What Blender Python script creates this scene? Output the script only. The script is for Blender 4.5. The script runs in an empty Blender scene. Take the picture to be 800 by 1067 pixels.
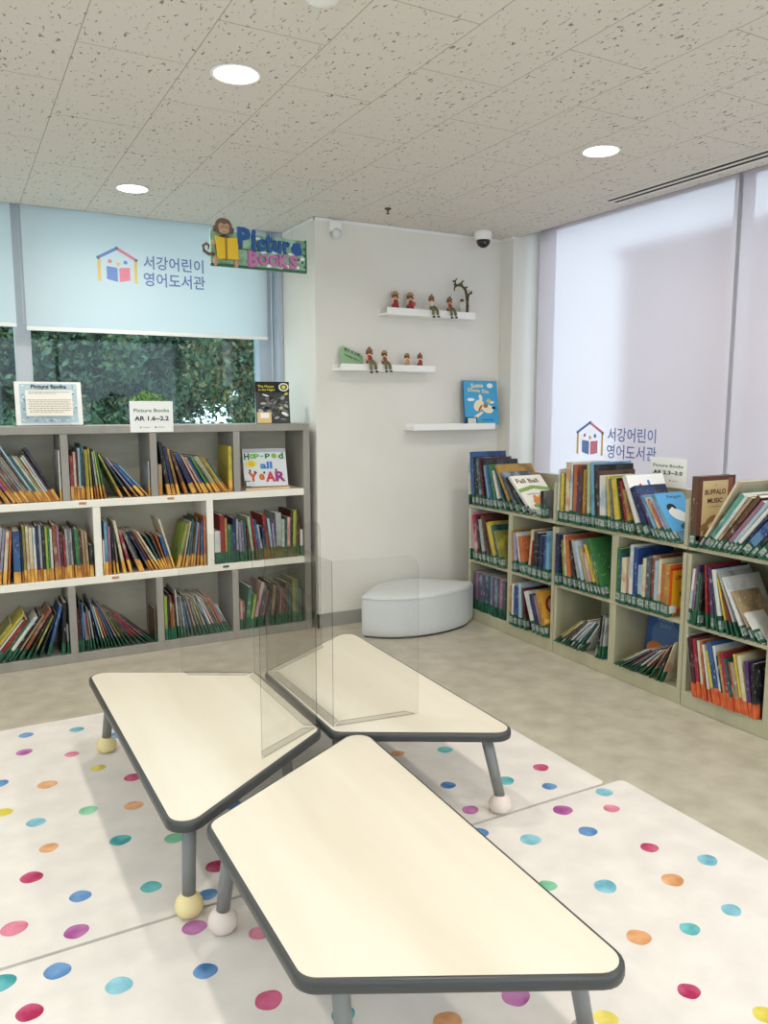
import bpy, bmesh, math, random
from mathutils import Vector, Matrix
random.seed(7)
PI = math.pi
COL = bpy.context.scene.collection
SC = bpy.context.scene

# ---------------------------------------------------------------- helpers
def lin(c):
    return tuple(((v/255)/12.92 if v/255 <= .04045 else ((v/255+.055)/1.055)**2.4) for v in c)
MATS = {}
def mat(name, rgb, rough=.5, spec=.5, metal=0., emit=0., coat=0.):
    if name in MATS: return MATS[name]
    m = bpy.data.materials.new(name); m.use_nodes = True
    b = m.node_tree.nodes['Principled BSDF']
    b.inputs['Base Color'].default_value = (*lin(rgb), 1)
    b.inputs['Roughness'].default_value = rough
    b.inputs['Specular IOR Level'].default_value = spec
    b.inputs['Metallic'].default_value = metal
    if coat: b.inputs['Coat Weight'].default_value = coat
    if emit:
        b.inputs['Emission Color'].default_value = (*lin(rgb), 1); b.inputs['Emission Strength'].default_value = emit
    MATS[name] = m
    return m
def flat(rgb, rough=.55):
    return mat('print_%02x%02x%02x' % rgb, rgb, rough, .3)
def nodes(m):
    nt = m.node_tree
    return nt, nt.nodes['Principled BSDF'], (lambda t, **k: _new(nt, t, k)), nt.links.new
def _new(nt, t, k):
    n = nt.nodes.new(t)
    for a, v in k.items():
        if a in n.inputs: n.inputs[a].default_value = v
        else: setattr(n, a.replace('__', ''), v)
    return n
def noise_tint(m, scale=(1, 1, 1), ns=6., detail=4., c1=None, c2=None, lo=.35, hi=.65, bump=0., rnd=False):
    """base colour wandering between c1 and c2, optional bump"""
    nt, b, N, L = nodes(m)
    tc = N('ShaderNodeTexCoord'); mp = N('ShaderNodeMapping'); mp.inputs['Scale'].default_value = scale
    L(tc.outputs['Object'], mp.inputs['Vector'])
    vec = mp.outputs['Vector']
    if rnd:
        oi = N('ShaderNodeObjectInfo'); ad = N('ShaderNodeVectorMath', operation='ADD'); ml = N('ShaderNodeVectorMath', operation='SCALE')
        cb = N('ShaderNodeCombineXYZ'); 
        for i in range(3): L(oi.outputs['Random'], cb.inputs[i])
        L(cb.outputs[0], ml.inputs[0]); ml.inputs['Scale'].default_value = 50
        L(vec, ad.inputs[0]); L(ml.outputs[0], ad.inputs[1]); vec = ad.outputs[0]
    nz = N('ShaderNodeTexNoise'); nz.inputs['Scale'].default_value = ns; nz.inputs['Detail'].default_value = detail
    L(vec, nz.inputs['Vector'])
    cr = N('ShaderNodeValToRGB'); cr.color_ramp.elements[0].position = lo; cr.color_ramp.elements[1].position = hi
    cr.color_ramp.elements[0].color = (*lin(c1), 1); cr.color_ramp.elements[1].color = (*lin(c2), 1)
    L(nz.outputs['Fac'], cr.inputs['Fac']); L(cr.outputs['Color'], b.inputs['Base Color'])
    if bump:
        bp = N('ShaderNodeBump'); bp.inputs['Strength'].default_value = bump; bp.inputs['Distance'].default_value = .002
        L(nz.outputs['Fac'], bp.inputs['Height']); L(bp.outputs[0], b.inputs['Normal'])
    return m

class MB:
    def __init__(s): s.v = []; s.f = []; s.mi = []; s.sm = []
    def add(s, vs, fs, mi=0, M=None, smooth=False):
        o = len(s.v)
        s.v += [tuple(M @ Vector(p)) if M is not None else tuple(p) for p in vs]
        s.f += [tuple(i+o for i in f) for f in fs]; s.mi += [mi]*len(fs); s.sm += [smooth]*len(fs)
        return s
    def box(s, x0, x1, y0, y1, z0, z1, mi=0, M=None):
        vs = [(x, y, z) for z in (z0, z1) for y in (y0, y1) for x in (x0, x1)]
        return s.add(vs, [(0, 2, 3, 1), (4, 5, 7, 6), (0, 1, 5, 4), (2, 6, 7, 3), (0, 4, 6, 2), (1, 3, 7, 5)], mi, M)
    def prism(s, pts, z0, z1, mi=0, M=None, smooth=False):
        n = len(pts)
        vs = [(x, y, z0) for x, y in pts]+[(x, y, z1) for x, y in pts]
        s.add(vs, [tuple(range(n))[::-1], tuple(range(n, 2*n))], mi, M)
        return s.add(vs, [(i, (i+1) % n, n+(i+1) % n, n+i) for i in range(n)], mi, M, smooth)
    def lathe(s, prof, n=20, mi=0, M=None, smooth=True):
        """prof: (r,z) from bottom to top"""
        vs = []; fs = []
        for r, z in prof:
            for k in range(n): a = 2*PI*k/n; vs.append((max(r, 1e-5)*math.cos(a), max(r, 1e-5)*math.sin(a), z))
        for i in range(len(prof)-1):
            for k in range(n):
                a = i*n+k; b = i*n+(k+1) % n; fs.append((a, b, b+n, a+n))
        fs.append(tuple(range(n))[::-1]); fs.append(tuple(range((len(prof)-1)*n, len(prof)*n)))
        return s.add(vs, fs, mi, M, smooth)
    def tube(s, pts, r, n=10, mi=0, closed=False):
        pts = [Vector(p) for p in pts]; rs = r if isinstance(r, (list, tuple)) else [r]*len(pts)
        vs = []; up = Vector((.1, .2, 1)).normalized()
        for i, p in enumerate(pts):
            d = (pts[min(i+1, len(pts)-1)]-pts[max(i-1, 0)]).normalized()
            a = d.cross(up)
            if a.length < .05: a = d.cross(Vector((1, 0, 0)))
            a.normalize(); b = d.cross(a)
            for k in range(n): t = 2*PI*k/n; vs.append(p+(a*math.cos(t)+b*math.sin(t))*rs[i])
        fs = [(i*n+k, i*n+(k+1) % n, (i+1)*n+(k+1) % n, (i+1)*n+k) for i in range(len(pts)-1) for k in range(n)]
        s.add(vs, fs, mi, None, True)
        return s.add(vs, [tuple(range(n))[::-1], tuple(range((len(pts)-1)*n, len(pts)*n))], mi)
    def ball(s, c, r, mi=0, n=14, M=None):
        r3 = r if isinstance(r, (tuple, list)) else (r, r, r); m = n//2+1
        pr = [(math.sin(PI*i/m), -math.cos(PI*i/m)) for i in range(m+1)]
        T = Matrix.Translation(c) @ Matrix.Diagonal((*r3, 1))
        return s.lathe(pr, n, mi, (M @ T) if M is not None else T)
def obj(name, mb, mats, parent=None, bevel=0., seg=2):
    me = bpy.data.meshes.new(name); me.from_pydata([tuple(v) for v in mb.v], [], mb.f)
    for m in (mats if isinstance(mats, (list, tuple)) else [mats]): me.materials.append(m)
    me.polygons.foreach_set('material_index', mb.mi); me.polygons.foreach_set('use_smooth', mb.sm)
    bm = bmesh.new(); bm.from_mesh(me); bmesh.ops.remove_doubles(bm, verts=bm.verts, dist=1e-6)
    bmesh.ops.recalc_face_normals(bm, faces=bm.faces); bm.to_mesh(me); bm.free()
    o = bpy.data.objects.new(name, me); COL.objects.link(o)
    if parent is not None:
        me.transform(Matrix.Translation(-Vector(parent.get('o3', (0, 0, 0))))) if parent.get('o3') is not None else None
        o.parent = parent
        if parent.get('o3') is not None: o['o3'] = [float(v) for v in parent['o3']]
    if bevel:
        b = o.modifiers.new('bevel', 'BEVEL'); b.width = bevel; b.segments = seg; b.limit_method = 'ANGLE'; b.angle_limit = .9
    me.update(); return o
def tag(o, label, cat, group=None, kind=None):
    o['label'] = label; o['category'] = cat
    if group: o['group'] = group
    if kind: o['kind'] = kind
    return o
def thing(name, loc, label, cat, group=None):
    o = bpy.data.objects.new(name, None); COL.objects.link(o); o.location = loc; o.empty_display_size = .05
    o['o3'] = [float(v) for v in loc]
    return tag(o, label, cat, group)
def struct(name, mb, m, bevel=0.):
    o = obj(name, mb, m, None, bevel); o['kind'] = 'structure'; return o
def sub(name, mb, m, par, bevel=0.):
    return obj(name, mb, m, par, bevel)

# ---- text / printed art
TXT = {}
def text_mesh(s, bold=0.):
    k = (s, bold)
    if k not in TXT:
        c = bpy.data.curves.new('lettering', 'FONT'); c.body = s; c.offset = bold; c.resolution_u = 2; c.fill_mode = 'FRONT' if hasattr(c, 'fill_mode') else c.fill_mode
        o = bpy.data.objects.new('lettering', c); COL.objects.link(o); bpy.context.view_layer.update()
        dg = bpy.context.evaluated_depsgraph_get()
        me = bpy.data.meshes.new_from_object(o.evaluated_get(dg))
        vs = [(v.co.x, v.co.y) for v in me.vertices]; fs = [tuple(p.vertices) for p in me.polygons]
        bpy.data.objects.remove(o); bpy.data.curves.remove(c); bpy.data.meshes.remove(me)
        xs = [v[0] for v in vs]; ys = [v[1] for v in vs]; x0, x1, y0, y1 = min(xs), max(xs), min(ys), max(ys)
        TXT[k] = ([((x-x0)/(x1-x0)-.5, (y-y0)/(y1-y0)-.5) for x, y in vs], fs)
    return TXT[k]
class Art:
    """flat printed shapes on a face: x to the right, y up"""
    def __init__(s, step=.00025): s.it = []; s.step = step
    def poly(s, pts, c): s.it.append((list(pts), [tuple(range(len(pts)))], c)); return s
    def rect(s, x, y, w, h, c): return s.poly([(x, y), (x+w, y), (x+w, y+h), (x, y+h)], c)
    def ell(s, x, y, rx, ry, c, rot=0, n=20):
        return s.poly([(x+rx*math.cos(t)*math.cos(rot)-ry*math.sin(t)*math.sin(rot), y+rx*math.cos(t)*math.sin(rot)+ry*math.sin(t)*math.cos(rot)) for t in [2*PI*i/n for i in range(n)]], c)
    def ring(s, x, y, r0, r1, c, a0=0, a1=2*PI, n=24):
        P = []; F = []
        for i in range(n+1):
            t = a0+(a1-a0)*i/n; P += [(x+r0*math.cos(t), y+r0*math.sin(t)), (x+r1*math.cos(t), y+r1*math.sin(t))]
        s.it.append((P, [(2*i, 2*i+1, 2*i+3, 2*i+2) for i in range(n)], c)); return s
    def line(s, x0, y0, x1, y1, w, c):
        d = Vector((x1-x0, y1-y0)).normalized()*w/2; n = (-d.y, d.x)
        return s.poly([(x0-d.x-n[0], y0-d.y-n[1]), (x1+d.x-n[0], y1+d.y-n[1]), (x1+d.x+n[0], y1+d.y+n[1]), (x0-d.x+n[0], y0-d.y+n[1])], c)
    def text(s, t, cx, cy, w, h, c, bold=.01, rot=0, skew=0):
        vs, fs = text_mesh(t, bold)
        cr, sr = math.cos(rot), math.sin(rot)
        P = [(cx+(x*w)*cr-(y*h)*sr, cy+(x*w)*sr+(y*h)*cr+skew*x*w) for x, y in vs]
        s.it.append((P, fs, c)); return s
    def build(s, name, parent, org, xd, yd, matf=flat):
        org = Vector(org); xd = Vector(xd).normalized(); yd = Vector(yd).normalized(); nd = xd.cross(yd)
        mb = MB(); mats = []; idx = {}
        for k, (P, F, c) in enumerate(s.it):
            if c not in idx: idx[c] = len(mats); mats.append(matf(c) if isinstance(c, tuple) else c)
            mb.add([org+xd*x+yd*y+nd*(s.step*(k+1)) for x, y in P], F, idx[c])
        me = bpy.data.meshes.new(name); me.from_pydata([tuple(v) for v in mb.v], [], mb.f)
        for m in mats: me.materials.append(m)
        me.polygons.foreach_set('material_index', mb.mi)
        o = bpy.data.objects.new(name, me); COL.objects.link(o)
        if parent is not None:
            if parent.get('o3') is not None: me.transform(Matrix.Translation(-Vector(parent['o3']))); o['o3'] = [float(v) for v in parent['o3']]
            o.parent = parent
        me.update(); return o

def skin(name, V, E, R, m, parent, sub_lv=1, root=0):
    me = bpy.data.meshes.new(name); me.from_pydata(V, E, [])
    o = bpy.data.objects.new(name, me); COL.objects.link(o)
    o.modifiers.new('skin', 'SKIN'); ss = o.modifiers.new('sub', 'SUBSURF'); ss.levels = ss.render_levels = sub_lv
    sv = me.skin_vertices[0].data if me.skin_vertices else None
    if sv is None:
        bm = bmesh.new(); bm.from_mesh(me); bm.verts.layers.skin.verify(); bm.to_mesh(me); bm.free(); sv = me.skin_vertices[0].data
    for i, r in enumerate(R): sv[i].radius = (r, r) if not isinstance(r, tuple) else r
    sv[root].use_root = True
    bpy.context.view_layer.update()
    ev = o.evaluated_get(bpy.context.evaluated_depsgraph_get()); m2 = bpy.data.meshes.new_from_object(ev)
    o.modifiers.clear(); o.data = m2; m2.name = name; m2.materials.clear(); m2.materials.append(m)
    for p in m2.polygons: p.use_smooth = True
    if parent is not None:
        if parent.get('o3') is not None: m2.transform(Matrix.Translation(-Vector(parent['o3'])))
        o.parent = parent
    return o

# ---------------------------------------------------------------- camera (fitted to the room's own lines)
F, PITCH, YAW, CH = 820., math.atan(111/820.), math.radians(28.7), 1.35
cam = bpy.data.cameras.new('camera'); co = bpy.data.objects.new('camera', cam); COL.objects.link(co)
cam.sensor_fit = 'HORIZONTAL'; cam.sensor_width = 36; cam.lens = F/800*36; cam.clip_start = .05; cam.clip_end = 200
fw = Vector((math.sin(YAW)*math.cos(PITCH), math.cos(YAW)*math.cos(PITCH), -math.sin(PITCH)))
rt = Vector((math.cos(YAW), -math.sin(YAW), 0)); up = rt.cross(fw)
Mc = Matrix((rt, up, -fw)).transposed().to_4x4(); Mc.translation = (0, 0, CH); co.matrix_world = Mc
SC.camera = co

# ---------------------------------------------------------------- materials
ceil_m = mat('mineral_ceiling_board', (203, 199, 191), .9, .2)
def _ceil():
    nt, b, N, L = nodes(ceil_m)
    tc = N('ShaderNodeTexCoord'); sp = N('ShaderNodeSeparateXYZ'); L(tc.outputs['Object'], sp.inputs[0])
    ax = N('ShaderNodeMath', operation='ADD'); ay = N('ShaderNodeMath', operation='ADD')
    L(sp.outputs['Y'], ax.inputs[0]); ax.inputs[1].default_value = -2.63+.33
    L(sp.outputs['X'], ay.inputs[0]); ay.inputs[1].default_value = -.40
    cb = N('ShaderNodeCombineXYZ'); L(ax.outputs[0], cb.inputs['X']); L(ay.outputs[0], cb.inputs['Y'])
    br = N('ShaderNodeTexBrick'); br.offset = .5; br.offset_frequency = 2; br.squash = 1
    for k, v in (('Scale', 1.), ('Mortar Size', .0022), ('Mortar Smooth', .4), ('Brick Width', .66), ('Row Height', .33), ('Bias', 0.)): br.inputs[k].default_value = v
    br.inputs['Color1'].default_value = (0, 0, 0, 1); br.inputs['Color2'].default_value = (.25, .25, .25, 1); br.inputs['Mortar'].default_value = (1, 1, 1, 1)
    L(cb.outputs[0], br.inputs['Vector'])
    mp = N('ShaderNodeMapping'); mp.inputs['Scale'].default_value = (1.6, .75, 1); mp.inputs['Rotation'].default_value = (0, 0, .5); L(tc.outputs['Object'], mp.inputs['Vector'])
    nz = N('ShaderNodeTexNoise'); nz.inputs['Scale'].default_value = 52; nz.inputs['Detail'].default_value = 1.2; nz.inputs['Distortion'].default_value = .9
    L(mp.outputs[0], nz.inputs['Vector'])
    cr = N('ShaderNodeValToRGB'); cr.color_ramp.elements[0].position = .655; cr.color_ramp.elements[1].position = .70
    L(nz.outputs['Fac'], cr.inputs[0])
    n2 = N('ShaderNodeTexNoise'); n2.inputs['Scale'].default_value = 260; L(tc.outputs['Object'], n2.inputs['Vector'])
    m1 = N('ShaderNodeMix', data_type='RGBA'); m1.inputs['A'].default_value = (*lin((200, 195, 187)), 1); m1.inputs['B'].default_value = (*lin((210, 206, 198)), 1)
    m1.inputs[6].default_value = (*lin((212, 206, 197)), 1); m1.inputs[7].default_value = (*lin((224, 219, 210)), 1); L(n2.outputs['Fac'], m1.inputs[0])
    m2 = N('ShaderNodeMix', data_type='RGBA'); L(cr.outputs['Color'], m2.inputs[0]); L(m1.outputs[2], m2.inputs[6]); m2.inputs[7].default_value = (*lin((138, 131, 122)), 1)
    s2 = N('ShaderNodeMath', operation='GREATER_THAN'); s2.inputs[1].default_value = .5
    fc = N('ShaderNodeMath', operation='MULTIPLY'); fc.inputs[1].default_value = .75; L(br.outputs['Fac'], fc.inputs[0])
    m3 = N('ShaderNodeMix', data_type='RGBA'); L(fc.outputs[0], m3.inputs[0]); L(m2.outputs[2], m3.inputs[6]); m3.inputs[7].default_value = (*lin((150, 143, 132)), 1)
    L(m3.outputs[2], b.inputs['Base Color'])
    bp = N('ShaderNodeBump'); bp.inputs['Strength'].default_value = .5; bp.inputs['Distance'].default_value = .003; bp.invert = True
    L(cr.outputs['Color'], bp.inputs['Height']); L(bp.outputs[0], b.inputs['Normal'])
_ceil()
floor_m = noise_tint(mat('beige_vinyl_floor', (190, 184, 168), .38, .4), ns=9, detail=7, c1=(170, 163, 146), c2=(193, 187, 171), lo=.3, hi=.7)
wall_m = noise_tint(mat('painted_wall', (226, 224, 217), .7, .3), ns=3, c1=(224, 220, 211), c2=(229, 225, 217), lo=.3, hi=.7)
white_m = mat('white_paint', (236, 236, 232), .45, .4)
wfix_m = mat('white_lacquer', (240, 240, 236), .35, .5)
grey_m = noise_tint(mat('grey_laminate', (150, 146, 138), .45, .4), ns=14, c1=(146, 142, 134), c2=(156, 152, 144), scale=(1, 1, .2))
greyback_m = noise_tint(mat('beige_grey_back_board', (170, 164, 147), .55, .3), ns=6, c1=(192, 184, 164), c2=(202, 195, 176), scale=(1, 1, 3))
ivory_m = mat('ivory_laminate', (238, 234, 222), .4, .5)
olive_m = noise_tint(mat('olive_grey_laminate', (178, 174, 146), .45, .4), ns=10, c1=(172, 168, 140), c2=(184, 180, 153), scale=(1, 1, .3))
alu_m = mat('window_aluminium', (186, 190, 196), .45, .5, .1)
base_m = mat('grey_skirting', (150, 148, 140), .5, .4)
dark_m = mat('dark_gap', (60, 58, 55), .8, .2)
band_m = mat('charcoal_edge_band', (60, 62, 61), .34, .5)
leg_m = mat('grey_painted_steel', (126, 128, 127), .4, .5, .1)
top_m = noise_tint(mat('pale_maple_laminate', (238, 231, 210), .34, .5), ns=5, detail=5, c1=(212, 203, 184), c2=(224, 217, 201), scale=(1, .12, 1), lo=.3, hi=.62)
cush_m = noise_tint(mat('pale_blue_grey_leatherette', (205, 213, 217), .5, .4), ns=160, c1=(200, 204, 205), c2=(210, 214, 215), bump=.15)
page_m = noise_tint(mat('book_paper', (232, 226, 208), .8, .1), ns=30, c1=(222, 214, 193), c2=(240, 236, 222), scale=(12, .3, .3), rnd=True)
otape_m = noise_tint(mat('ochre_tape', (205, 140, 45), .4, .5), ns=7, c1=(160, 98, 34), c2=(228, 174, 78), lo=.4, hi=.6, rnd=True)
rtape_m = noise_tint(mat('orange_red_tape', (196, 84, 38), .4, .5), ns=25, c1=(176, 70, 34), c2=(212, 104, 56), rnd=True)
gtape_m = noise_tint(mat('dark_green_tape', (20, 78, 55), .4, .5), ns=25, c1=(14, 58, 44), c2=(32, 102, 70), rnd=True)
lab_m = noise_tint(mat('call_number_sticker', (205, 208, 205), .5, .4), ns=90, c1=(80, 100, 92), c2=(176, 182, 178), scale=(1, 1, 2), lo=.35, hi=.6, rnd=True)

def glass(name, tint, ior_mix=1.0, gl=.04):
    m = bpy.data.materials.new(name); m.use_nodes = True; nt = m.node_tree; nt.nodes.clear()
    o = nt.nodes.new('ShaderNodeOutputMaterial'); t = nt.nodes.new('ShaderNodeBsdfTransparent'); g = nt.nodes.new('ShaderNodeBsdfGlossy'); mx = nt.nodes.new('ShaderNodeMixShader'); fr = nt.nodes.new('ShaderNodeFresnel')
    t.inputs[0].default_value = (*tint, 1); g.inputs['Roughness'].default_value = .02; fr.inputs[0].default_value = 1.45
    ml = nt.nodes.new('ShaderNodeMath'); ml.operation = 'MULTIPLY'; ge = nt.nodes.new('ShaderNodeNewGeometry'); iv = nt.nodes.new('ShaderNodeMath'); iv.operation = 'SUBTRACT'; iv.inputs[0].default_value = ior_mix
    nt.links.new(ge.outputs['Backfacing'], iv.inputs[1]); iv.use_clamp = True; nt.links.new(iv.outputs[0], ml.inputs[1])
    nt.links.new(fr.outputs[0], ml.inputs[0]); nt.links.new(ml.outputs[0], mx.inputs[0]); nt.links.new(t.outputs[0], mx.inputs[1]); nt.links.new(g.outputs[0], mx.inputs[2]); nt.links.new(mx.outputs[0], o.inputs[0])
    return m
acr_m = glass('clear_acrylic', (.955, .955, .95))
acredge_m = glass('acrylic_edge', (.66, .66, .65))
pane_m = glass('tinted_window_glass', (.74, .85, .83), 1.0)
pane2_m = glass('clear_window_glass', (.92, .95, .96), .8)
def blind_mat(name, col, seethru, rough, tl=.5):
    m = bpy.data.materials.new(name); m.use_nodes = True; nt = m.node_tree; nt.nodes.clear(); N = nt.nodes.new; L = nt.links.new
    o = N('ShaderNodeOutputMaterial'); d = N('ShaderNodeBsdfDiffuse'); t = N('ShaderNodeBsdfTranslucent'); r = N('ShaderNodeBsdfRefraction'); a = N('ShaderNodeMixShader'); b = N('ShaderNodeMixShader')
    for n in (d, t): n.inputs[0].default_value = (*lin(col), 1)
    r.inputs['Color'].default_value = (.95, .95, .95, 1); r.inputs['Roughness'].default_value = rough; r.inputs['IOR'].default_value = 1.12
    a.inputs[0].default_value = tl; b.inputs[0].default_value = seethru
    L(d.outputs[0], a.inputs[1]); L(t.outputs[0], a.inputs[2]); L(a.outputs[0], b.inputs[1]); L(r.outputs[0], b.inputs[2]); L(b.outputs[0], o.inputs[0])
    return m
blindL_m = blind_mat('roller_blind_fabric', (240, 241, 242), .05, .3, .74)
blindR_m = blind_mat('sheer_roller_blind_fabric', (242, 232, 231), .35, .22, .70)

# ---------------------------------------------------------------- room shell
CZ = 2.42
struct('floor', MB().box(-2.6, 3.9, -2.6, 5.3, -.05, 0), floor_m)
mb = MB(); mb.box(-2.6, 3.285, -2.6, 4.80, CZ, CZ+.03); mb.box(3.285, 3.6, -2.6, 5.05, CZ+.12, CZ+.15); mb.box(-2.6, 3.285, 4.80, 5.3, CZ+.12, CZ+.15)
mb.box(3.28, 3.285, -2.6, 4.80, CZ, CZ+.15); mb.box(-2.6, 1.9, 4.795, 4.80, CZ, CZ+.15)
struct('ceiling', mb, ceil_m)
struct('wall_middle', MB().box(1.90, 3.53, 4.30, 5.02, 0, CZ-.001), wall_m)
struct('wall_corner', MB().box(3.225, 3.53, 4.17, 4.298, 0, CZ-.001).box(3.2865, 3.53, 4.17, 4.298, CZ-.001, CZ+.119), wall_m)
struct('wall_back', MB().box(-2.6, 1.898, 4.66, 5.02, 0, 1.17), wall_m)
struct('wall_right', MB().box(3.225, 3.60, -2.6, 4.168, 0, .86), wall_m)
struct('wall_left', MB().box(-2.7, -2.6, -2.6, 5.3, 0, .75).box(-2.7, -2.6, -2.6, 5.3, 2.35, CZ+.1).box(-2.7, -2.6, -2.6, -.6, .75, 2.35).box(-2.7, -2.6, 2.2, 5.3, .75, 2.35), wall_m)
struct('wall_front', MB().box(-2.6, 3.9, -2.7, -2.6, 0, .75).box(-2.6, 3.9, -2.7, -2.6, 2.35, CZ+.1).box(-2.6, -2.2, -2.7, -2.6, .75, 2.35).box(3.2, 3.9, -2.7, -2.6, .75, 2.35), wall_m)
struct('baseboard_middle', MB().box(1.888, 3.223, 4.288, 4.30, 0, .085).box(1.888, 1.90, 4.288, 4.64, 0, .085), base_m)
struct('trim_1', MB().box(1.893, 3.216, 4.294, 4.2995, CZ-.018, CZ-.002).box(1.893, 1.8995, 4.294, 4.79, CZ-.018, CZ-.002).box(3.216, 3.2245, 4.17, 4.2995, CZ-.018, CZ-.002), white_m)
# left windows: frame with mullions and panes
mb = MB()
for x0, x1 in ((.345, .430), (-.75, -.665), (-1.85, -1.765)): mb.box(x0, x1, 4.93, 5.0, 1.17, 2.53)
mb.box(-2.6, 1.90, 4.93, 5.0, 1.165, 1.20); mb.box(-2.6, 1.90, 4.93, 5.0, 2.46, 2.53)
wf = struct('window_1', mb, alu_m, .003)
sub('window_jamb', MB().box(1.768, 1.898, 4.90, 5.0, 1.2, 2.46).box(1.868, 1.898, 4.80, 4.9, 1.17, 2.46), mat('jamb_blue_grey', (178, 188, 200), .4, .5), wf, .002)
for i, (x0, x1) in enumerate(((.43, 1.768), (-.665, .345), (-1.765, -.75))):
    sub('pane', MB().box(x0, x1, 4.965, 4.971, 1.2, 2.46), pane_m, wf)
# right windows
mb = MB()
for y0, y1 in ((4.10, 4.168), (2.650, 2.71), (1.05, 1.11), (-.5, -.44)): mb.box(3.44, 3.52, y0, y1, .86, 2.53)
mb.box(3.44, 3.52, -2.6, 4.168, .855, .90); mb.box(3.44, 3.52, -2.6, 4.168, 2.47, 2.53)
wf2 = struct('window_2', mb, alu_m, .003)
for y0, y1 in ((2.71, 4.10), (1.11, 2.650), (-.44, 1.05)): sub('pane', MB().box(3.475, 3.481, y0, y1, .9, 2.47), pane2_m, wf2)

mb = MB()  # unseen left window and its wall opening, added to brighten ceiling and walls
for y0 in (-.6, .80, 2.15): mb.box(-2.68, -2.62, y0, y0+.05, .75, 2.35)
mb.box(-2.68, -2.62, -.6, 2.2, .75, .80); mb.box(-2.68, -2.62, -.6, 2.2, 2.30, 2.35)
added_wf_left = struct('window_added_left', mb, alu_m); sub('pane', MB().box(-2.653, -2.647, -.6, 2.2, .8, 2.3), pane2_m, added_wf_left)
mb = MB()  # window behind the camera, likewise added as fill daylight for the ceiling
for x0 in (-2.2, -.4, 1.4, 3.15): mb.box(x0, x0+.05, -2.68, -2.62, .75, 2.35)
mb.box(-2.2, 3.2, -2.68, -2.62, .75, .80); mb.box(-2.2, 3.2, -2.68, -2.62, 2.30, 2.35)
added_wf_front = struct('window_added_front', mb, alu_m); sub('pane', MB().box(-2.2, 3.2, -2.653, -2.647, .8, 2.3), pane2_m, added_wf_front)

# ---------------------------------------------------------------- blinds with the library's emblem
BLUE, PINK, YEL, INK, GREYB = (118, 146, 205), (222, 138, 158), (226, 196, 120), (116, 130, 182), (110, 122, 150)
def emblem(a, w):
    """house outline with three dots and an open book, lower left corner at 0,0; then two lines of hangul"""
    u = w/.63
    def P(x, y): return x*u, y*u
    a.line(*P(.012, .02), *P(.012, .135), .017*u, YEL); a.line(*P(.215, .02), *P(.215, .135), .017*u, YEL)
    a.line(*P(.008, .142), *P(.112, .200), .016*u, BLUE); a.line(*P(.112, .200), *P(.219, .142), .016*u, PINK)
    for x, y in ((.008, .141), (.112, .201), (.219, .141)): a.ell(*P(x, y), .009*u, .009*u, GREYB)
    a.ell(*P(.072, .125), .011*u, .011*u, PINK); a.ell(*P(.117, .112), .011*u, .011*u, YEL); a.ell(*P(.158, .124), .011*u, .011*u, BLUE)
    a.poly([P(.052, .025), P(.112, .012), P(.112, .085), P(.105, .092), P(.052, .097)], BLUE); a.poly([P(.122, .012), P(.182, .025), P(.182, .097), P(.129, .092), P(.122, .085)], PINK)
    a.text('서강어린이', *P(.438, .136), .355*u, .078*u, INK, .012); a.text('영어도서관', *P(.440, .040), .365*u, .080*u, INK, .012)
def blind(loc, L, axis, z0, z1, m, label, group, logo=None, name='roller_blind'):
    t = thing(name, loc, label, 'blind', group); x, y, z = loc
    if axis == 'x':
        sub('fabric', MB().box(x, x+L, y, y+.0015, z0, z1), m, t)
        sub('bottom_bar', MB().box(x, x+L, y-.006, y+.008, z0-.022, z0), wfix_m, t, .003)
        sub('roller', MB().tube([(x, y+.02, z1+.01), (x+L, y+.02, z1+.01)], .021, 14), white_m, t)
        if logo:
            a = Art(); emblem(a, .63); a.build('printed_emblem', t, (x+logo[0], y-.0006, logo[1]), (1, 0, 0), (0, 0, 1))
    else:
        sub('fabric', MB().box(x, x+.0015, y-L, y, z0, z1), m, t)
        sub('bottom_bar', MB().box(x-.006, x+.008, y-L, y, z0-.022, z0), wfix_m, t, .003)
        sub('roller', MB().tube([(x+.02, y-L, z1+.01), (x+.02, y, z1+.01)], .021, 14), white_m, t)
        if logo:
            a = Art(); emblem(a, .64); a.build('printed_emblem', t, (x-.0006, y-logo[0], logo[1]), (0, -1, 0), (0, 0, 1))
    return t
t = blind((.405, 4.85, CZ-.9), 1.405, 'x', 1.785, 2.47, blindL_m, 'pale blue roller blind with house emblem, pulled halfway down over leafy window', None, (.385, 2.045))
mbc = MB()
for k in range(62): mbc.ball((.392, 4.86, 1.80+k*.0105), .0036, n=6)
sub('bead_chain', mbc, mat('clear_bead', (205, 210, 215), .3, .5), t)
mbc = MB(); mbc.tube([(1.842, 4.86, 1.33), (1.842, 4.86, 2.44)], .0025, 6)
sub('pull_cord', mbc, white_m, t)
blind((-1.0, 4.85, CZ-.9), 1.355, 'x', 1.80, 2.47, blindL_m, 'plain pale blue roller blind cut off by the photo edge, beside the emblem blind', None)
blind((3.36, 4.075, .9), 1.450, 'y', .92, 2.47, blindR_m, 'sheer floor-length roller blind with house emblem above the olive bookcases', None, (.395, 1.045))
blind((3.36, 2.599, .9), 1.524, 'y', .92, 2.47, blindR_m, 'sheer roller blind without emblem, past the thin dark gap between blinds', None)
blind((3.36, 1.03, .9), 1.50, 'y', .92, 2.47, blindR_m, 'sheer roller blind furthest toward the viewer beyond the photo edge', None)

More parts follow.
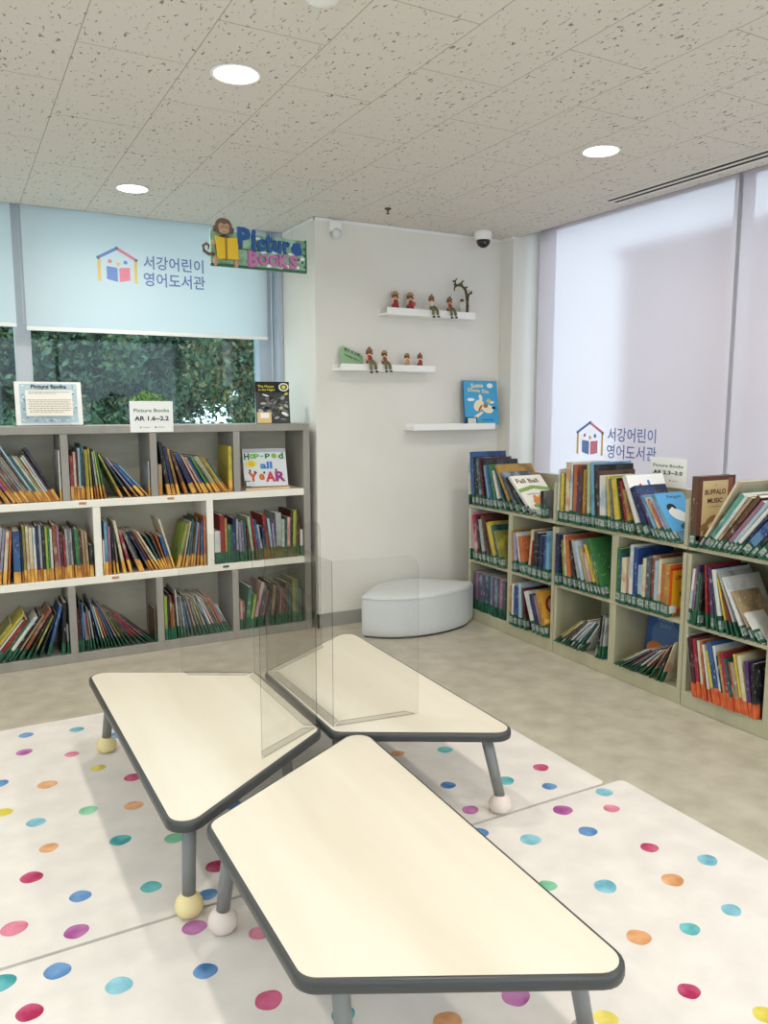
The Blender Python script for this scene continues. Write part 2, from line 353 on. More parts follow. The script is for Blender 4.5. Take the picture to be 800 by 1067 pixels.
# ---------------------------------------------------------------- outdoors
grd = struct('ground', MB().box(-30, 40, 5.6, 60, -4.3, -4.2).box(6, 40, -30, 5.6, -4.3, -4.2), mat('pale_paving', (196, 198, 198), .9))
leafs = [noise_tint(mat('leaf_dark_green', (46, 72, 44), .6), ns=4, c1=(52, 74, 58), c2=(78, 104, 80)), noise_tint(mat('leaf_mid_green', (84, 112, 62), .6), ns=4, c1=(74, 98, 70), c2=(108, 132, 92)), noise_tint(mat('leaf_autumn', (150, 128, 62), .6), ns=4, c1=(120, 106, 66), c2=(160, 144, 96))]
bark_m = noise_tint(mat('bark', (84, 72, 60), .9), ns=12, c1=(64, 54, 46), c2=(100, 88, 74), scale=(1, 1, .2))
def tree(x, y, zt, rad, n, mixw, label, seed):
    rnd = random.Random(seed); t = thing('tree', (x, y, -4.2), label, 'tree', None)
    tr = MB(); tr.tube([(x, y, -4.2), (x+.1, y, -2), (x-.05, y+.05, 0), (x+.1, y, zt-rad*.6)], [.2, .16, .12, .05], 8)
    clumps = []
    for k in range(26):
        a = rnd.uniform(0, 2*PI); rr = rad*rnd.uniform(.2, .95); z = zt-rad*rnd.uniform(.1, 2.3)
        c = Vector((x+rr*math.cos(a), y+rr*math.sin(a)*.7, z)); clumps.append((c, rad*rnd.uniform(.25, .5)))
        if k % 3 == 0: tr.tube([(x, y, z-.7), (x*.5+c.x*.5, y*.5+c.y*.5, z-.2), tuple(c)], [.06, .04, .015], 6)
    sub('trunk', tr, bark_m, t)
    f = MB()
    for k in range(n):
        c, r = clumps[rnd.randrange(len(clumps))]
        d = Vector((rnd.gauss(0, 1), rnd.gauss(0, 1), rnd.gauss(0, 1))).normalized()*r*rnd.uniform(.3, 1.05)
        p = c+d; s = rnd.uniform(.022, .05)*max(1, y/8.5); a = Vector((rnd.gauss(0, 1), rnd.gauss(0, 1), rnd.gauss(0, 1))).normalized(); b = a.cross(Vector((rnd.gauss(0, 1), rnd.gauss(0, 1), rnd.gauss(0, 1)))).normalized()
        q = rnd.random(); mi = 0 if q < mixw[0] else 1 if q < mixw[0]+mixw[1] else 2
        f.add([p-a*s, p-b*s*.5, p+a*s, p+b*s*.5], [(0, 1, 2, 3)], mi)
    me = bpy.data.meshes.new('crown'); me.from_pydata([tuple(v) for v in f.v], [], f.f)
    for m in leafs: me.materials.append(m)
    me.polygons.foreach_set('material_index', f.mi); me.transform(Matrix.Translation((-x, -y, 4.2)))
    o = bpy.data.objects.new('crown', me); COL.objects.link(o); o.parent = t
tree(.75, 7.8, 2.9, .85, 26000, (.5, .44), 'green tree outside the window, right behind the potted plant and AR sign', 1)
tree(3.15, 8.3, 3.0, .85, 26000, (.3, .4), 'tree with yellowing autumn leaves outside, beside the dark display book', 3)
tree(-1.6, 7.8, 3.0, .9, 9000, (.7, .28), 'dark tree outside at the photo edge beyond the plain blind', 4)
tree(1.95, 11.0, 3.4, 1.25, 24000, (.7, .27), 'broad dark tree standing further back between the two nearer crowns', 5)
tree(-1.0, 12.8, 3.4, 1.45, 16000, (.7, .25), 'far dark tree behind the framed notice', 2)
tree(3.4, 14.2, 3.2, 1.2, 22000, (.6, .35), 'dark tree low between the broad tree and the autumn tree', 12)
tree(5.6, 12.0, 3.2, 1.35, 14000, (.5, .35), 'far tree with gaps of bright sky behind the yellowing tree', 6)
tree(1.6, 16.0, 4.4, 2.0, 26000, (.8, .18), 'furthest broad dark tree filling the gaps between the crowns', 9)
tree(6.2, 17.0, 4.0, 1.9, 20000, (.7, .2), 'furthest tree low behind the yellowing autumn tree', 11)
brick_m = noise_tint(mat('maroon_brick', (74, 26, 40), .8, .2), ns=3, c1=(66, 22, 36), c2=(82, 32, 46))
t = thing('building', (13, 2.0, -4.2), 'blurred maroon building seen through the sheer blinds', 'building')
sub('wall', MB().box(10.0, 18, -16, 9.95, -4.2, 3.80), brick_m, t)
sub('roof', MB().box(9.9, 18.1, -16.1, 10.05, 3.80, 3.92), mat('roof_edge', (120, 90, 96), .7), t)

# ---------------------------------------------------------------- floor mats
DOTC = {'b': ('blue', (72, 128, 190)), 'l': ('sky', (112, 186, 206)), 'p': ('violet', (178, 88, 160)), 'k': ('pink', (220, 110, 140)), 'y': ('yellow', (226, 208, 70)), 'o': ('orange', (228, 160, 100)), 'c': ('crimson', (190, 48, 96)), 't': ('teal', (70, 172, 176)), 'g': ('green', (112, 194, 148))}
dot_m = {k: noise_tint(mat('dot_'+n, c, .8, .2), ns=14, detail=3, c1=tuple(int(v*.86) for v in c), c2=tuple(int(v*.7+255*.3*.9) for v in c)) for k, (n, c) in DOTC.items()}
mat_m = noise_tint(mat('white_mat_fabric', (232, 229, 224), .85, .2), ns=9, detail=6, c1=(214, 209, 203), c2=(224, 219, 213), bump=.15)
DOTS = "0.19,3.40,b 0.38,3.36,l 0.17,3.23,p 0.33,3.12,k 0.40,2.95,y 0.22,2.90,o 0.50,2.81,c 0.07,2.99,b 0.07,2.76,y 0.16,2.64,l 0.32,2.64,g 0.46,2.60,o 0.18,2.46,o 0.38,2.40,t 0.53,2.33,g 0.12,2.32,c 0.23,2.16,b 0.41,2.11,t 0.60,2.12,c 0.54,2.00,b 0.06,2.10,k 0.20,2.01,p 0.47,1.88,p 0.61,1.78,k 0.02,1.90,t 0.14,1.88,b 0.26,1.76,l 0.45,1.71,b 0.07,1.77,c 0.55,1.55,c 0.68,1.43,t 0.51,3.22,b 1.44,2.52,o 1.37,2.37,c 1.62,2.46,t 1.47,2.21,b 1.85,2.16,c 1.78,2.03,b 1.67,2.14,t 1.92,1.905,l 1.44,2.03,p 1.38,1.90,b 1.71,1.88,p 1.86,1.81,k 1.50,1.79,l 1.69,1.74,b 1.79,1.58,c 1.89,1.45,l 1.39,1.58,g 1.53,1.50,l 1.72,1.43,o 1.75,1.26,l 1.45,1.30,o 1.59,1.26,t 1.41,1.11,c 1.18,1.14,y 1.05,1.29,p 0.87,1.30,o 1.50,0.98,y 0.75,3.30,g 0.95,3.10,c 1.15,3.32,l 1.35,3.15,y 1.55,3.36,p 1.78,3.25,b 1.85,2.90,o 1.72,2.66,k 1.20,2.80,t 0.70,2.95,k 0.75,2.45,b 0.95,2.10,y 1.15,2.15,g -.2,3.3,t -.25,2.8,c -.2,2.4,g -.3,2.05,o -.2,1.7,y 0.9,1.75,o 1.1,1.55,t 0.7,1.1,g 1.1,.8,k .4,1.3,o .2,1.4,t .9,.4,l 1.6,.6,t 1.9,1.0,p 1.9,.5,g"
def matmesh(x0, x1, y0, y1, name, label):
    mb = MB(); r = .02; pts = []
    for cx, cy, a0 in ((x1-r, y1-r, 0), (x0+r, y1-r, 90), (x0+r, y0+r, 180), (x1-r, y0+r, 270)):
        for k in range(5): a = math.radians(a0+k*22.5); pts.append((cx+r*math.cos(a), cy+r*math.sin(a)))
    mb.prism(pts, 0.0005, .011); mats = [mat_m]; keys = []
    rnd = random.Random(3)
    for tk in DOTS.split():
        x, y, c = tk.split(','); x, y = float(x), float(y)
        rr = .029*rnd.uniform(.88, 1.12)
        if not (x0+rr < x < x1-rr and y0+rr < y < y1-rr): continue
        if c not in keys: keys.append(c); mats.append(dot_m[c])
        n = 22; e = rnd.uniform(0, PI)
        P = [(x+rr*(1+.06*math.sin(2*a+e))*math.cos(a), y+rr*.96*(1+.05*math.sin(3*a+e))*math.sin(a)) for a in [2*PI*i/n for i in range(n)]]
        mb.add([(px, py, .0113) for px, py in P], [tuple(range(n))], 1+keys.index(c))
    # stitched hem along the rim
    o = obj(name, mb, mats); tag(o, label, 'mat', 'dotted play mats'); return o
matmesh(-1.2, 1.975, 1.957, 3.498, 'play_mat', 'white polka-dot play mat under the two rear tables')
matmesh(-1.2, 2.045, -.4, 1.945, 'play_mat', 'white polka-dot play mat under the foremost table')

# ---------------------------------------------------------------- tables
def round_poly(P, r, n=7):
    out = []; m = len(P)
    for i in range(m):
        a, b, c = Vector(P[i-1]), Vector(P[i]), Vector(P[(i+1) % m])
        u = (a-b).normalized(); v = (c-b).normalized(); th = math.acos(max(-1, min(1, u.dot(v))))
        d = r/math.tan(th/2); cen = b+(u+v).normalized()*r/math.sin(th/2)
        p0 = b+u*d-cen; p1 = b+v*d-cen; a0 = math.atan2(p0.y, p0.x); a1 = math.atan2(p1.y, p1.x); da = (a1-a0+PI) % (2*PI)-PI
        for k in range(n+1): t = a0+da*k/n; out.append((cen.x+r*math.cos(t), cen.y+r*math.sin(t)))
    return out
def inset(P, d):
    m = len(P); cx = sum(p[0] for p in P)/m; cy = sum(p[1] for p in P)/m; L = []
    for i in range(m):
        a, b = Vector(P[i]), Vector(P[(i+1) % m]); n = Vector((-(b-a).y, (b-a).x)).normalized()
        if n.dot(Vector((cx, cy))-a) < 0: n = -n
        L.append((a+n*d, (b-a).normalized()))
    out = []
    for i in range(m):
        (p, u), (q, v) = L[i-1], L[i]; den = u.x*v.y-u.y*v.x; t = ((q-p).x*v.y-(q-p).y*v.x)/den; o = p+u*t; out.append((o.x, o.y))
    return out
TZ = .305
def table(P, legs, footc, label):
    cx = sum(p[0] for p in P)/4; cy = sum(p[1] for p in P)/4
    t = thing('trapezoid_table', (cx, cy, .0115), label, 'table', 'low trapezoid tables')
    # edge band: rounded profile swept round the outline
    prof = [(.030, .000), (.006, .000), (.0015, .003), (0, .008), (0, .020), (.0015, .0265), (.006, .0302), (.0115, .0305)]
    mb = MB(); rings = []
    for d, z in prof: rings.append([(x, y, TZ-.0305+z) for x, y in round_poly(inset(P, d), max(.055-d, .02))])
    n = len(rings[0]); vs = [v for r in rings for v in r]
    fs = [(i*n+k, i*n+(k+1) % n, (i+1)*n+(k+1) % n, (i+1)*n+k) for i in range(len(prof)-1) for k in range(n)]
    mb.add(vs, fs, 0, None, True)
    sub('edge_band', mb, band_m, t)
    q = round_poly(inset(P, .0112), .0445)
    sub('tabletop', MB().prism(q, TZ-.027, TZ+.0004), top_m, t)
    for (fx, fy), (tx, ty), zb in legs:
        h0 = .0115; d = Vector((tx-fx, ty-fy, TZ-.03-h0-.05))
        b = Vector((fx, fy, h0+.045)); e = Vector((tx, ty, TZ-.0285))
        lg = sub('leg', MB().tube([b, b.lerp(e, .5), e], [.0175, .0185, .0195], 18), leg_m, t)
        M = Matrix.Translation((fx, fy, h0))
        prof2 = [(.020, 0), (.030, .004), (.0365, .014), (.0385, .025), (.036, .038), (.029, .050), (.021, .057), (.0185, .059)]
        sub('ball_foot', MB().lathe(prof2, 24, 0, M), mat('foot_%s' % footc[0], footc[1], .45, .4), lg)
    return t
YF, PF = ('yellow', (232, 216, 160)), ('blush', (226, 212, 204))
table([(.404, 3.205), (1.004, 2.876), (.998, 2.238), (.416, 1.822)], [((.473, 1.94), (.486, 1.96), 0), ((.454, 3.085), (.475, 3.05), 0), ((.93, 2.36), (.92, 2.40), 0), ((.93, 2.75), (.92, 2.72), 0)], YF,
      'low cream trapezoid table with yellow ball feet, clear screen on it')
table([(1.024, 2.866), (1.581, 3.236), (1.552, 1.893), (1.014, 2.197)], [((1.522, 1.975), (1.482, 2.01), 0), ((1.50, 3.08), (1.46, 3.03), 0), ((1.09, 2.33), (1.11, 2.36), 0), ((1.09, 2.76), (1.11, 2.73), 0)], PF,
      'low cream trapezoid table furthest from camera, next to the pale ottoman')
table([(.492, 1.225), (1.068, .925), (1.118, 2.203), (.496, 1.850)], [((.532, 1.835), (.545, 1.79), 0), ((1.085, 1.10), (1.055, 1.13), 0), ((.60, 1.25), (.60, 1.28), 0), ((1.07, 2.10), (1.05, 2.06), 0)], PF,
      'low cream trapezoid table foremost in the group, without a screen')

# acrylic screens: three wings folded round the short side, base flanges on the tabletop
def screen(pts, inn, label):
    """pts: end, fold, fold, end ; inn: +1/-1 side of the flanges"""
    t = thing('acrylic_screen', (pts[1][0], pts[1][1], TZ+.001), label, 'screen', 'clear table screens')
    z0, z1 = TZ+.001, .858
    for i in range(3):
        a, b = Vector(pts[i]), Vector(pts[i+1]); u = (b-a).normalized(); L = (b-a).length; n = Vector((-u.y, u.x))*inn
        M = Matrix(((u.x, 0, n.x, a.x), (u.y, 0, n.y, a.y), (0, 1, 0, z0), (0, 0, 0, 1)))
        H = z1-z0; r = .045; e = .0015
        P = [(e, 0), (L-e, 0)]
        if i == 2: P += [(L-e-r+r*math.cos(k*PI/12), H-r+r*math.sin(k*PI/12)) for k in range(7)]
        else: P += [(L-e, H)]
        if i == 0: P += [(e+r-r*math.sin(k*PI/12), H-r+r*math.cos(k*PI/12)) for k in range(7)]
        else: P += [(e, H)]
        mb = MB(); nn = len(P); th = .003
        vs = [(x, y, 0) for x, y in P]+[(x, y, th) for x, y in P]
        mb.add(vs, [tuple(range(nn)), tuple(range(nn, 2*nn))], 0, M); mb.add(vs, [(k, (k+1) % nn, nn+(k+1) % nn, nn+k) for k in range(nn)], 1, M)
        sub('wing', mb, [acr_m, acredge_m], t)
        fl = MB(); q = [(.012, .004), (L-.012, .004), (L-.035, .034), (.035, .034)]
        M2 = Matrix(((u.x, n.x, 0, a.x), (u.y, n.y, 0, a.y), (0, 0, 1, z0), (0, 0, 0, 1)))
        nn = 4; vs = [(x, y, 0) for x, y in q]+[(x, y, .003) for x, y in q]
        fl.add(vs, [(3, 2, 1, 0), (4, 5, 6, 7)], 0, M2); fl.add(vs, [(k, (k+1) % 4, 4+(k+1) % 4, 4+k) for k in range(4)], 1, M2)
        sub('base_flange', fl, [acr_m, acredge_m], t)
screen([(.738, 3.015), (.990, 2.868), (.990, 2.262), (.750, 2.125)], -1, 'clear folding acrylic screen on the yellow-footed table')
screen([(1.372, 3.085), (1.036, 2.862), (1.036, 2.240), (1.338, 2.200)], 1, 'clear folding acrylic screen on the table nearest the ottoman')

# ---------------------------------------------------------------- ottoman
def ottoman():
    t = thing('ottoman', (2.42, 4.05, 0), 'pale blue-grey leatherette leaf-shaped ottoman against the white wall', 'ottoman')
    L, R, B = Vector((2.03, 4.0)), Vector((2.835, 4.0)), Vector((2.44, 4.275))
    C = [Vector((2.046, 3.975)), Vector((2.155, 3.879)), Vector((2.312, 3.825)), Vector((2.514, 3.827)), Vector((2.701, 3.888)), Vector((2.795, 3.965))]
    P = [tuple(c) for c in C]+[(2.802, 4.0), (2.62, 4.20), (2.52, 4.262), (2.44, 4.275), (2.36, 4.262), (2.22, 4.18), (2.06, 4.02)]
    # smooth outline
    n = len(P); S = []
    for i in range(n):
        p0, p1, p2, p3 = [Vector(P[(i+k-1) % n]) for k in range(4)]
        for s in (0, .33, .66):
            S.append(.5*((2*p1)+(p2-p0)*s+(2*p0-5*p1+4*p2-p3)*s*s+(3*p1-p0-3*p2+p3)*s**3))
    c = Vector((2.43, 4.03)); mb = MB(); rows = []
    for d, z in ((.975, .012), (.998, .02), (1, .06), (1, .215), (.995, .235), (.975, .249), (.94, .256), (.6, .262), (.05, .264)):
        rows.append([(c.x+(p.x-c.x)*d, c.y+(p.y-c.y)*d, z) for p in S])
    m = len(S); vs = [v for r in rows for v in r]
    mb.add(vs, [(i*m+k, i*m+(k+1) % m, (i+1)*m+(k+1) % m, (i+1)*m+k) for i in range(len(rows)-1) for k in range(m)]+[tuple(range((len(rows)-1)*m, len(rows)*m)), tuple(range(m))[::-1]], 0, None, True)
    sub('cushion', mb, cush_m, t)
    mb = MB(); mb.tube([(c.x+(p.x-c.x)*1.002, c.y+(p.y-c.y)*1.002, .236) for p in S+[S[0]]], .0025, 6); sub('piping', mb, cush_m, t)
    sub('base', MB().prism([(c.x+(p.x-c.x)*.95, c.y+(p.y-c.y)*.95) for p in S], .0, .012), dark_m, t)
ottoman()

# ---------------------------------------------------------------- bookcases
LF, LB = 4.31, 4.61
def left_bookcase():
    t = thing('bookcase', (.93, 4.46, 0), 'grey bookcase with ivory shelves standing under the leafy window', 'bookcase')
    B = lambda *a: MB().box(*a)
    x0, x1 = -.43, 1.858
    sub('top_board', B(x0, x1, LF, LB, 1.205, 1.245), grey_m, t, .002)
    sub('base_board', B(x0, x1-.04, LF, LB, 0, .05), grey_m, t, .002)
    sub('side_panel', B(1.818, x1, LF, LB, 0, 1.2045), grey_m, t, .002)
    sub('side_panel', B(x0, x0+.04, LF, LB, .0505, 1.2045), grey_m, t, .002)
    sub('shelf_board', B(x0+.041, 1.8175, LF, LB, .823, .862), ivory_m, t, .002)
    sub('shelf_board', B(x0+.041, 1.8175, LF, LB, .414, .453), ivory_m, t, .002)
    sub('back_panel', B(x0+.041, 1.8175, LB-.012, LB, .0505, 1.2045), greyback_m, t)
    for x in (.0, .482, .929, 1.392): sub('divider', B(x, x+.037, LF+.001, LB-.0125, .8625, 1.2045), grey_m, t, .0015)
    for x in (.02, .623, 1.227): sub('divider', B(x, x+.038, LF+.001, LB-.0125, .4535, .8225), ivory_m, t, .0015)
    for x in (.0, .481, .934, 1.366): sub('divider', B(x, x+.037, LF+.001, LB-.0125, .0505, .4135), grey_m, t, .0015)
    for x, z in ((.575, .858), (1.03, .858), (.722, .449), (1.33, .449)):
        sub('shelf_label', MB().box(x-.018, x+.018, LF-.0012, LF-.0002, z-.018, z-.006), mat('tan_label', (190, 130, 80), .6) if z > .8 or x < 1 else mat('black_label', (50, 60, 55), .6), t)
    return t
left_bookcase()
RF, RB = 2.83, 3.17
UN = [(4.052, 3.6325), (3.226, 2.80), (2.354, 1.93)]
def right_unit(y1, y0, ym, label):
    t = thing('bookcase', ((RF+RB)/2, (y0+y1)/2, 0), label, 'bookcase', 'olive bookcase units under the blinds')
    B = lambda *a: MB().box(*a)
    sub('plinth', B(RF, RB, y0, y1, 0, .072), olive_m, t, .0015)
    for yy in (y1-.022, y0): sub('side_panel', B(RF, RB, yy, yy+.022, .0725, .7), olive_m, t, .0015)
    # uprights of the open top tier: lower at the front, full height behind
    for yy in (y1-.022, y0):
        hz = .94
        if yy > 4: continue
        sub('side_panel', MB().box(RF, RB-.016, yy, yy+.022, .7365, hz), olive_m, t, .0015)
    for z in (.372, .717): sub('shelf_board', B(RF, RB-.0125, y0+(.0225 if z < .7 else 0), y1-(.0225 if z < .7 else 0), z, z+.018), olive_m, t, .0015)
    for z0, z1 in ((.0725, .3715), (.3905, .7165)): sub('divider', B(RF+.001, RB-.013, ym-.02, ym+.02 if ym > 3.3 else ym+.024, z0, z1), olive_m, t, .0015)
    sub('back_panel', B(RB-.012, RB, y0+.0225, y1-.0225, .0725, .94), olive_m, t)
    return t
right_unit(4.052, 3.240, 3.632, 'olive bookcase unit beside the ottoman, furthest along the blinds')
right_unit(3.236, 2.368, 2.800, 'middle olive bookcase unit with cream-and-blue covers on top')
right_unit(2.364, 1.500, 1.931, 'olive bookcase unit cut off by the photo edge, brown display book on top')

# ---------------------------------------------------------------- books
PAL = {'white': (232, 230, 222), 'cream': (232, 218, 178), 'silver': (176, 180, 180), 'grey': (128, 128, 124), 'slate': (84, 92, 104), 'black': (32, 32, 36), 'red': (178, 40, 38), 'crimson': (186, 36, 62), 'maroon': (104, 30, 38), 'rust': (164, 78, 48), 'orange': (222, 112, 46), 'brown': (110, 72, 50), 'tan': (190, 158, 112), 'gold': (206, 152, 50), 'yellow': (236, 208, 50), 'olive': (150, 148, 54), 'lime': (166, 196, 52), 'green': (58, 140, 66), 'palegreen': (170, 200, 150), 'mint': (96, 178, 158), 'teal': (36, 104, 108), 'skyblue': (110, 178, 216), 'lightblue': (168, 200, 220), 'blue': (44, 100, 170), 'royal': (34, 72, 160), 'navy': (30, 42, 92), 'purple': (92, 50, 116), 'plum': (96, 84, 128), 'lavender': (158, 146, 188), 'mauve': (164, 112, 140), 'pink': (226, 156, 160), 'magenta': (178, 64, 140)}
NAMES = {'skyblue': 'sky-blue', 'lightblue': 'light-blue', 'palegreen': 'pale-green', 'royal': 'royal-blue', 'silver': 'silver-grey'}
SEC = {'white': 'skyblue', 'cream': 'orange', 'silver': 'slate', 'grey': 'black', 'slate': 'lightblue', 'black': 'slate', 'red': 'maroon', 'crimson': 'white', 'maroon': 'black', 'rust': 'cream', 'orange': 'red', 'brown': 'black', 'tan': 'brown', 'gold': 'brown', 'yellow': 'olive', 'olive': 'yellow', 'lime': 'green', 'green': 'teal', 'palegreen': 'white', 'mint': 'teal', 'teal': 'black', 'skyblue': 'blue', 'lightblue': 'white', 'blue': 'navy', 'royal': 'skyblue', 'navy': 'blue', 'purple': 'navy', 'plum': 'slate', 'lavender': 'white', 'mauve': 'pink', 'pink': 'cream', 'magenta': 'purple'}
def cover_mat(c):
    k = 'cover_'+c
    if k in MATS: return MATS[k]
    mute = lambda q: tuple(int((v*.78+sum(q)/3*.22)*.88) for v in q)
    a, b2 = mute(PAL[c]), mute(PAL[SEC[c]]); m = mat(k, a, .42, .4)
    nt, b, N, L = nodes(m)
    tc = N('ShaderNodeTexCoord'); oi = N('ShaderNodeObjectInfo'); cb = N('ShaderNodeCombineXYZ'); ad = N('ShaderNodeVectorMath', operation='ADD'); ml = N('ShaderNodeVectorMath', operation='SCALE'); ml.inputs['Scale'].default_value = 40
    for i in range(3): L(oi.outputs['Random'], cb.inputs[i])
    L(cb.outputs[0], ml.inputs[0]); L(tc.outputs['Object'], ad.inputs[0]); L(ml.outputs[0], ad.inputs[1])
    def ramp(fac, lo, hi, amt):
        r = N('ShaderNodeValToRGB'); r.color_ramp.elements[0].position = lo; r.color_ramp.elements[1].position = hi
        r.color_ramp.elements[1].color = (amt, amt, amt, 1); L(fac, r.inputs[0]); return r.outputs[0]
    n1 = N('ShaderNodeTexNoise'); n1.inputs['Scale'].default_value = 11; n1.inputs['Detail'].default_value = 2; L(ad.outputs[0], n1.inputs['Vector'])
    mp = N('ShaderNodeMapping'); mp.inputs['Scale'].default_value = (2.2, 2.2, 1); L(ad.outputs[0], mp.inputs[0])
    n2 = N('ShaderNodeTexNoise'); n2.inputs['Scale'].default_value = 48; n2.inputs['Detail'].default_value = 1; L(mp.outputs[0], n2.inputs['Vector'])
    m1 = N('ShaderNodeMix', data_type='RGBA'); L(ramp(n1.outputs['Fac'], .52, .66, .6), m1.inputs[0]); m1.inputs[6].default_value = (*lin(a), 1); m1.inputs[7].default_value = (*lin(b2), 1)
    lum = sum(a)/3; tx = (245, 240, 225) if lum < 140 else (60, 50, 60)
    # title marks only in the middle of the height
    sp = N('ShaderNodeSeparateXYZ'); L(tc.outputs['Object'], sp.inputs[0])
    g1 = N('ShaderNodeMath', operation='GREATER_THAN'); g1.inputs[1].default_value = .11; L(sp.outputs['Z'], g1.inputs[0])
    g2 = N('ShaderNodeMath', operation='LESS_THAN'); g2.inputs[1].default_value = .225; L(sp.outputs['Z'], g2.inputs[0])
    gm = N('ShaderNodeMath', operation='MULTIPLY'); L(g1.outputs[0], gm.inputs[0]); L(g2.outputs[0], gm.inputs[1])
    gx = N('ShaderNodeMath', operation='MULTIPLY'); L(gm.outputs[0], gx.inputs[0]); L(ramp(n2.outputs['Fac'], .62, .72, .32), gx.inputs[1])
    m2 = N('ShaderNodeMix', data_type='RGBA'); L(gx.outputs[0], m2.inputs[0]); L(m1.outputs[2], m2.inputs[6]); m2.inputs[7].default_value = (*lin(tx), 1)
    L(m2.outputs[2], b.inputs['Base Color'])
    return m
def book_obj(t, h, d, col, tape, M, sticker=False):
    mb = MB(); c = min(.0016, t*.22)
    # case: two boards and a slightly rounded spine in one shell
    P = [(0, 0), (c*.5, -c*.45), (t/2, -c*.8), (t-c*.5, -c*.45), (t, 0), (t, d), (t-c, d), (t-c, c), (c, c), (c, d), (0, d)]
    mb.prism(P, 0, h)
    o = obj('picture_book', mb, cover_mat(col)); o.matrix_world = M
    pg = obj('pages', MB().box(c+.0001, t-c-.0001, c+.0001, d-.003, .002, h-.003), page_m, o)
    if tape is not None:
        e = .0003; w = .028; th = .058+.016*((t*7919+h*977) % 1)
        P = [(-e, w), (-e, 0), (c*.5-e, -c*.45-e), (t/2, -c*.8-e*1.3), (t-c*.5+e, -c*.45-e), (t+e, 0), (t+e, w), (t+.00005, w), (t+.00005, 0), (t-c*.5, -c*.45), (t/2, -c*.8-.00002), (c*.5, -c*.45), (-.00005, 0), (-.00005, w)]
        mb = MB(); n = len(P); vs = [(x, y, .001) for x, y in P]+[(x, y, th) for x, y in P]
        mb.add(vs, [(i, (i+1) % n, n+(i+1) % n, n+i) for i in range(n)]); h2 = n//2
        for z in (0, n):
            for i in range(h2-1): mb.add([vs[i+z], vs[i+1+z], vs[n-2-i+z], vs[n-1-i+z]], [(0, 1, 2, 3)])
        obj('spine_tape', mb, tape, o)
        if sticker and t > .0105:
            mb = MB(); y = -c*.8-e*2-.0004
            mb.box(t*.12, t*.88, y, y+.0004, .018, .052); mb.box(t+e+.0001, t+e+.0003, .001, .024, .018, .052)
            obj('call_number_sticker', mb, lab_m, o)
    return o
def rect2(u, t, h, a):
    ca, sa = math.cos(a), math.sin(a)
    if a >= 0: o = (u-t*ca, t*sa)
    else: o = (u, 0)
    w = (t*ca, -t*sa); g = (h*sa, h*ca)
    return o, [(o[0], o[1]), (o[0]+w[0], o[1]+w[1]), (o[0]+w[0]+g[0], o[1]+w[1]+g[1]), (o[0]+g[0], o[1]+g[1])], (math.cos(a), -math.sin(a)), (math.sin(a), math.cos(a))
def hit(A, B):
    for ax in (A[2], A[3], B[2], B[3]):
        a = [p[0]*ax[0]+p[1]*ax[1] for p in A[1]]; b = [p[0]*ax[0]+p[1]*ax[1] for p in B[1]]
        if max(a) < min(b)+.0002 or max(b) < min(a)+.0002: return False
    return True
def parse(spec):
    out = []; ti = 0
    for tk in spec.split('|'):
        q = tk.split()
        if len(q) > 3: ti = float(q[3])
        out.append([q[0], float(q[1])/1000, float(q[2])/100, ti])
    return out
def pack(bk, u0, sc):
    R = []; prev = u0
    for c, t, h, ti in bk:
        t = t*sc+.0016; a = math.radians(ti)
        off = min(p[0] for p in rect2(0, t, h, a)[1]); u = max(u0-off, prev)
        hi = u; r = rect2(hi, t, h, a)
        step = .0012
        k = 0
        while any(hit(r, q) for q in R[-4:]) and k < 600: hi += step; r = rect2(hi, t, h, a); k += 1
        R.append(r); prev = hi+.0002
    return R
ORD = 'zeroth first second third fourth fifth sixth seventh eighth ninth tenth eleventh twelfth thirteenth fourteenth fifteenth sixteenth seventeenth eighteenth nineteenth twentieth twenty-first twenty-second twenty-third twenty-fourth twenty-fifth twenty-sixth twenty-seventh twenty-eighth twenty-ninth thirtieth thirty-first thirty-second thirty-third'.split()
CNT = {}; BOOKS = []
def bin_(side, spec, u0, u1, z, tape, where, group, depth=.2, over=0., sticker=False, maxh=9):
    bk = parse(spec); lo, hi = .35, 2.0
    for it in range(9):
        sc = (lo+hi)/2; R = pack(bk, u0, sc); ext = max(max(p[0] for p in r[1]) for r in R)
        if ext > u1: hi = sc
        else: lo = sc
    R = pack(bk, u0, lo); rnd = random.Random(len(spec)*7+int(u0*1000)); out = []
    for (c, t, h, ti), r in zip(bk, R):
        t = t*lo; a = math.radians(ti); ox, oz = r[0]; ox += .0008
        d = min(h*rnd.uniform(.72, .88), depth)
        jj = rnd.uniform(.0, .012)
        if side == 'L': M = Matrix.Translation((ox, LF+.004+over+jj, z+oz+.0007)) @ Matrix.Rotation(a, 4, 'Y')
        else: M = Matrix.Translation((RF-.012+over+jj, 4.05-ox, z+oz+.0007)) @ Matrix.Rotation(-PI/2, 4, 'Z') @ Matrix.Rotation(a, 4, 'Y')
        o = book_obj(t, h, d, c, tape, M, sticker)
        CNT[where] = CNT.get(where, 0)+1
        nm = NAMES.get(c, c); sz = 'thick ' if t > .016 else 'thin ' if t < .0062 else ''
        lean = ' leaning' if abs(ti) > 11 else ''
        tag(o, f"{sz}{nm} book{lean}, {ORD[CNT[where]]} from left, {where}", 'book', group)
        out.append((o, t, h, d)); BOOKS.append((o, t, h, d))
    return out
ZT, ZM, ZB = .862, .453, .05
G = 'picture books in the grey bookcase'
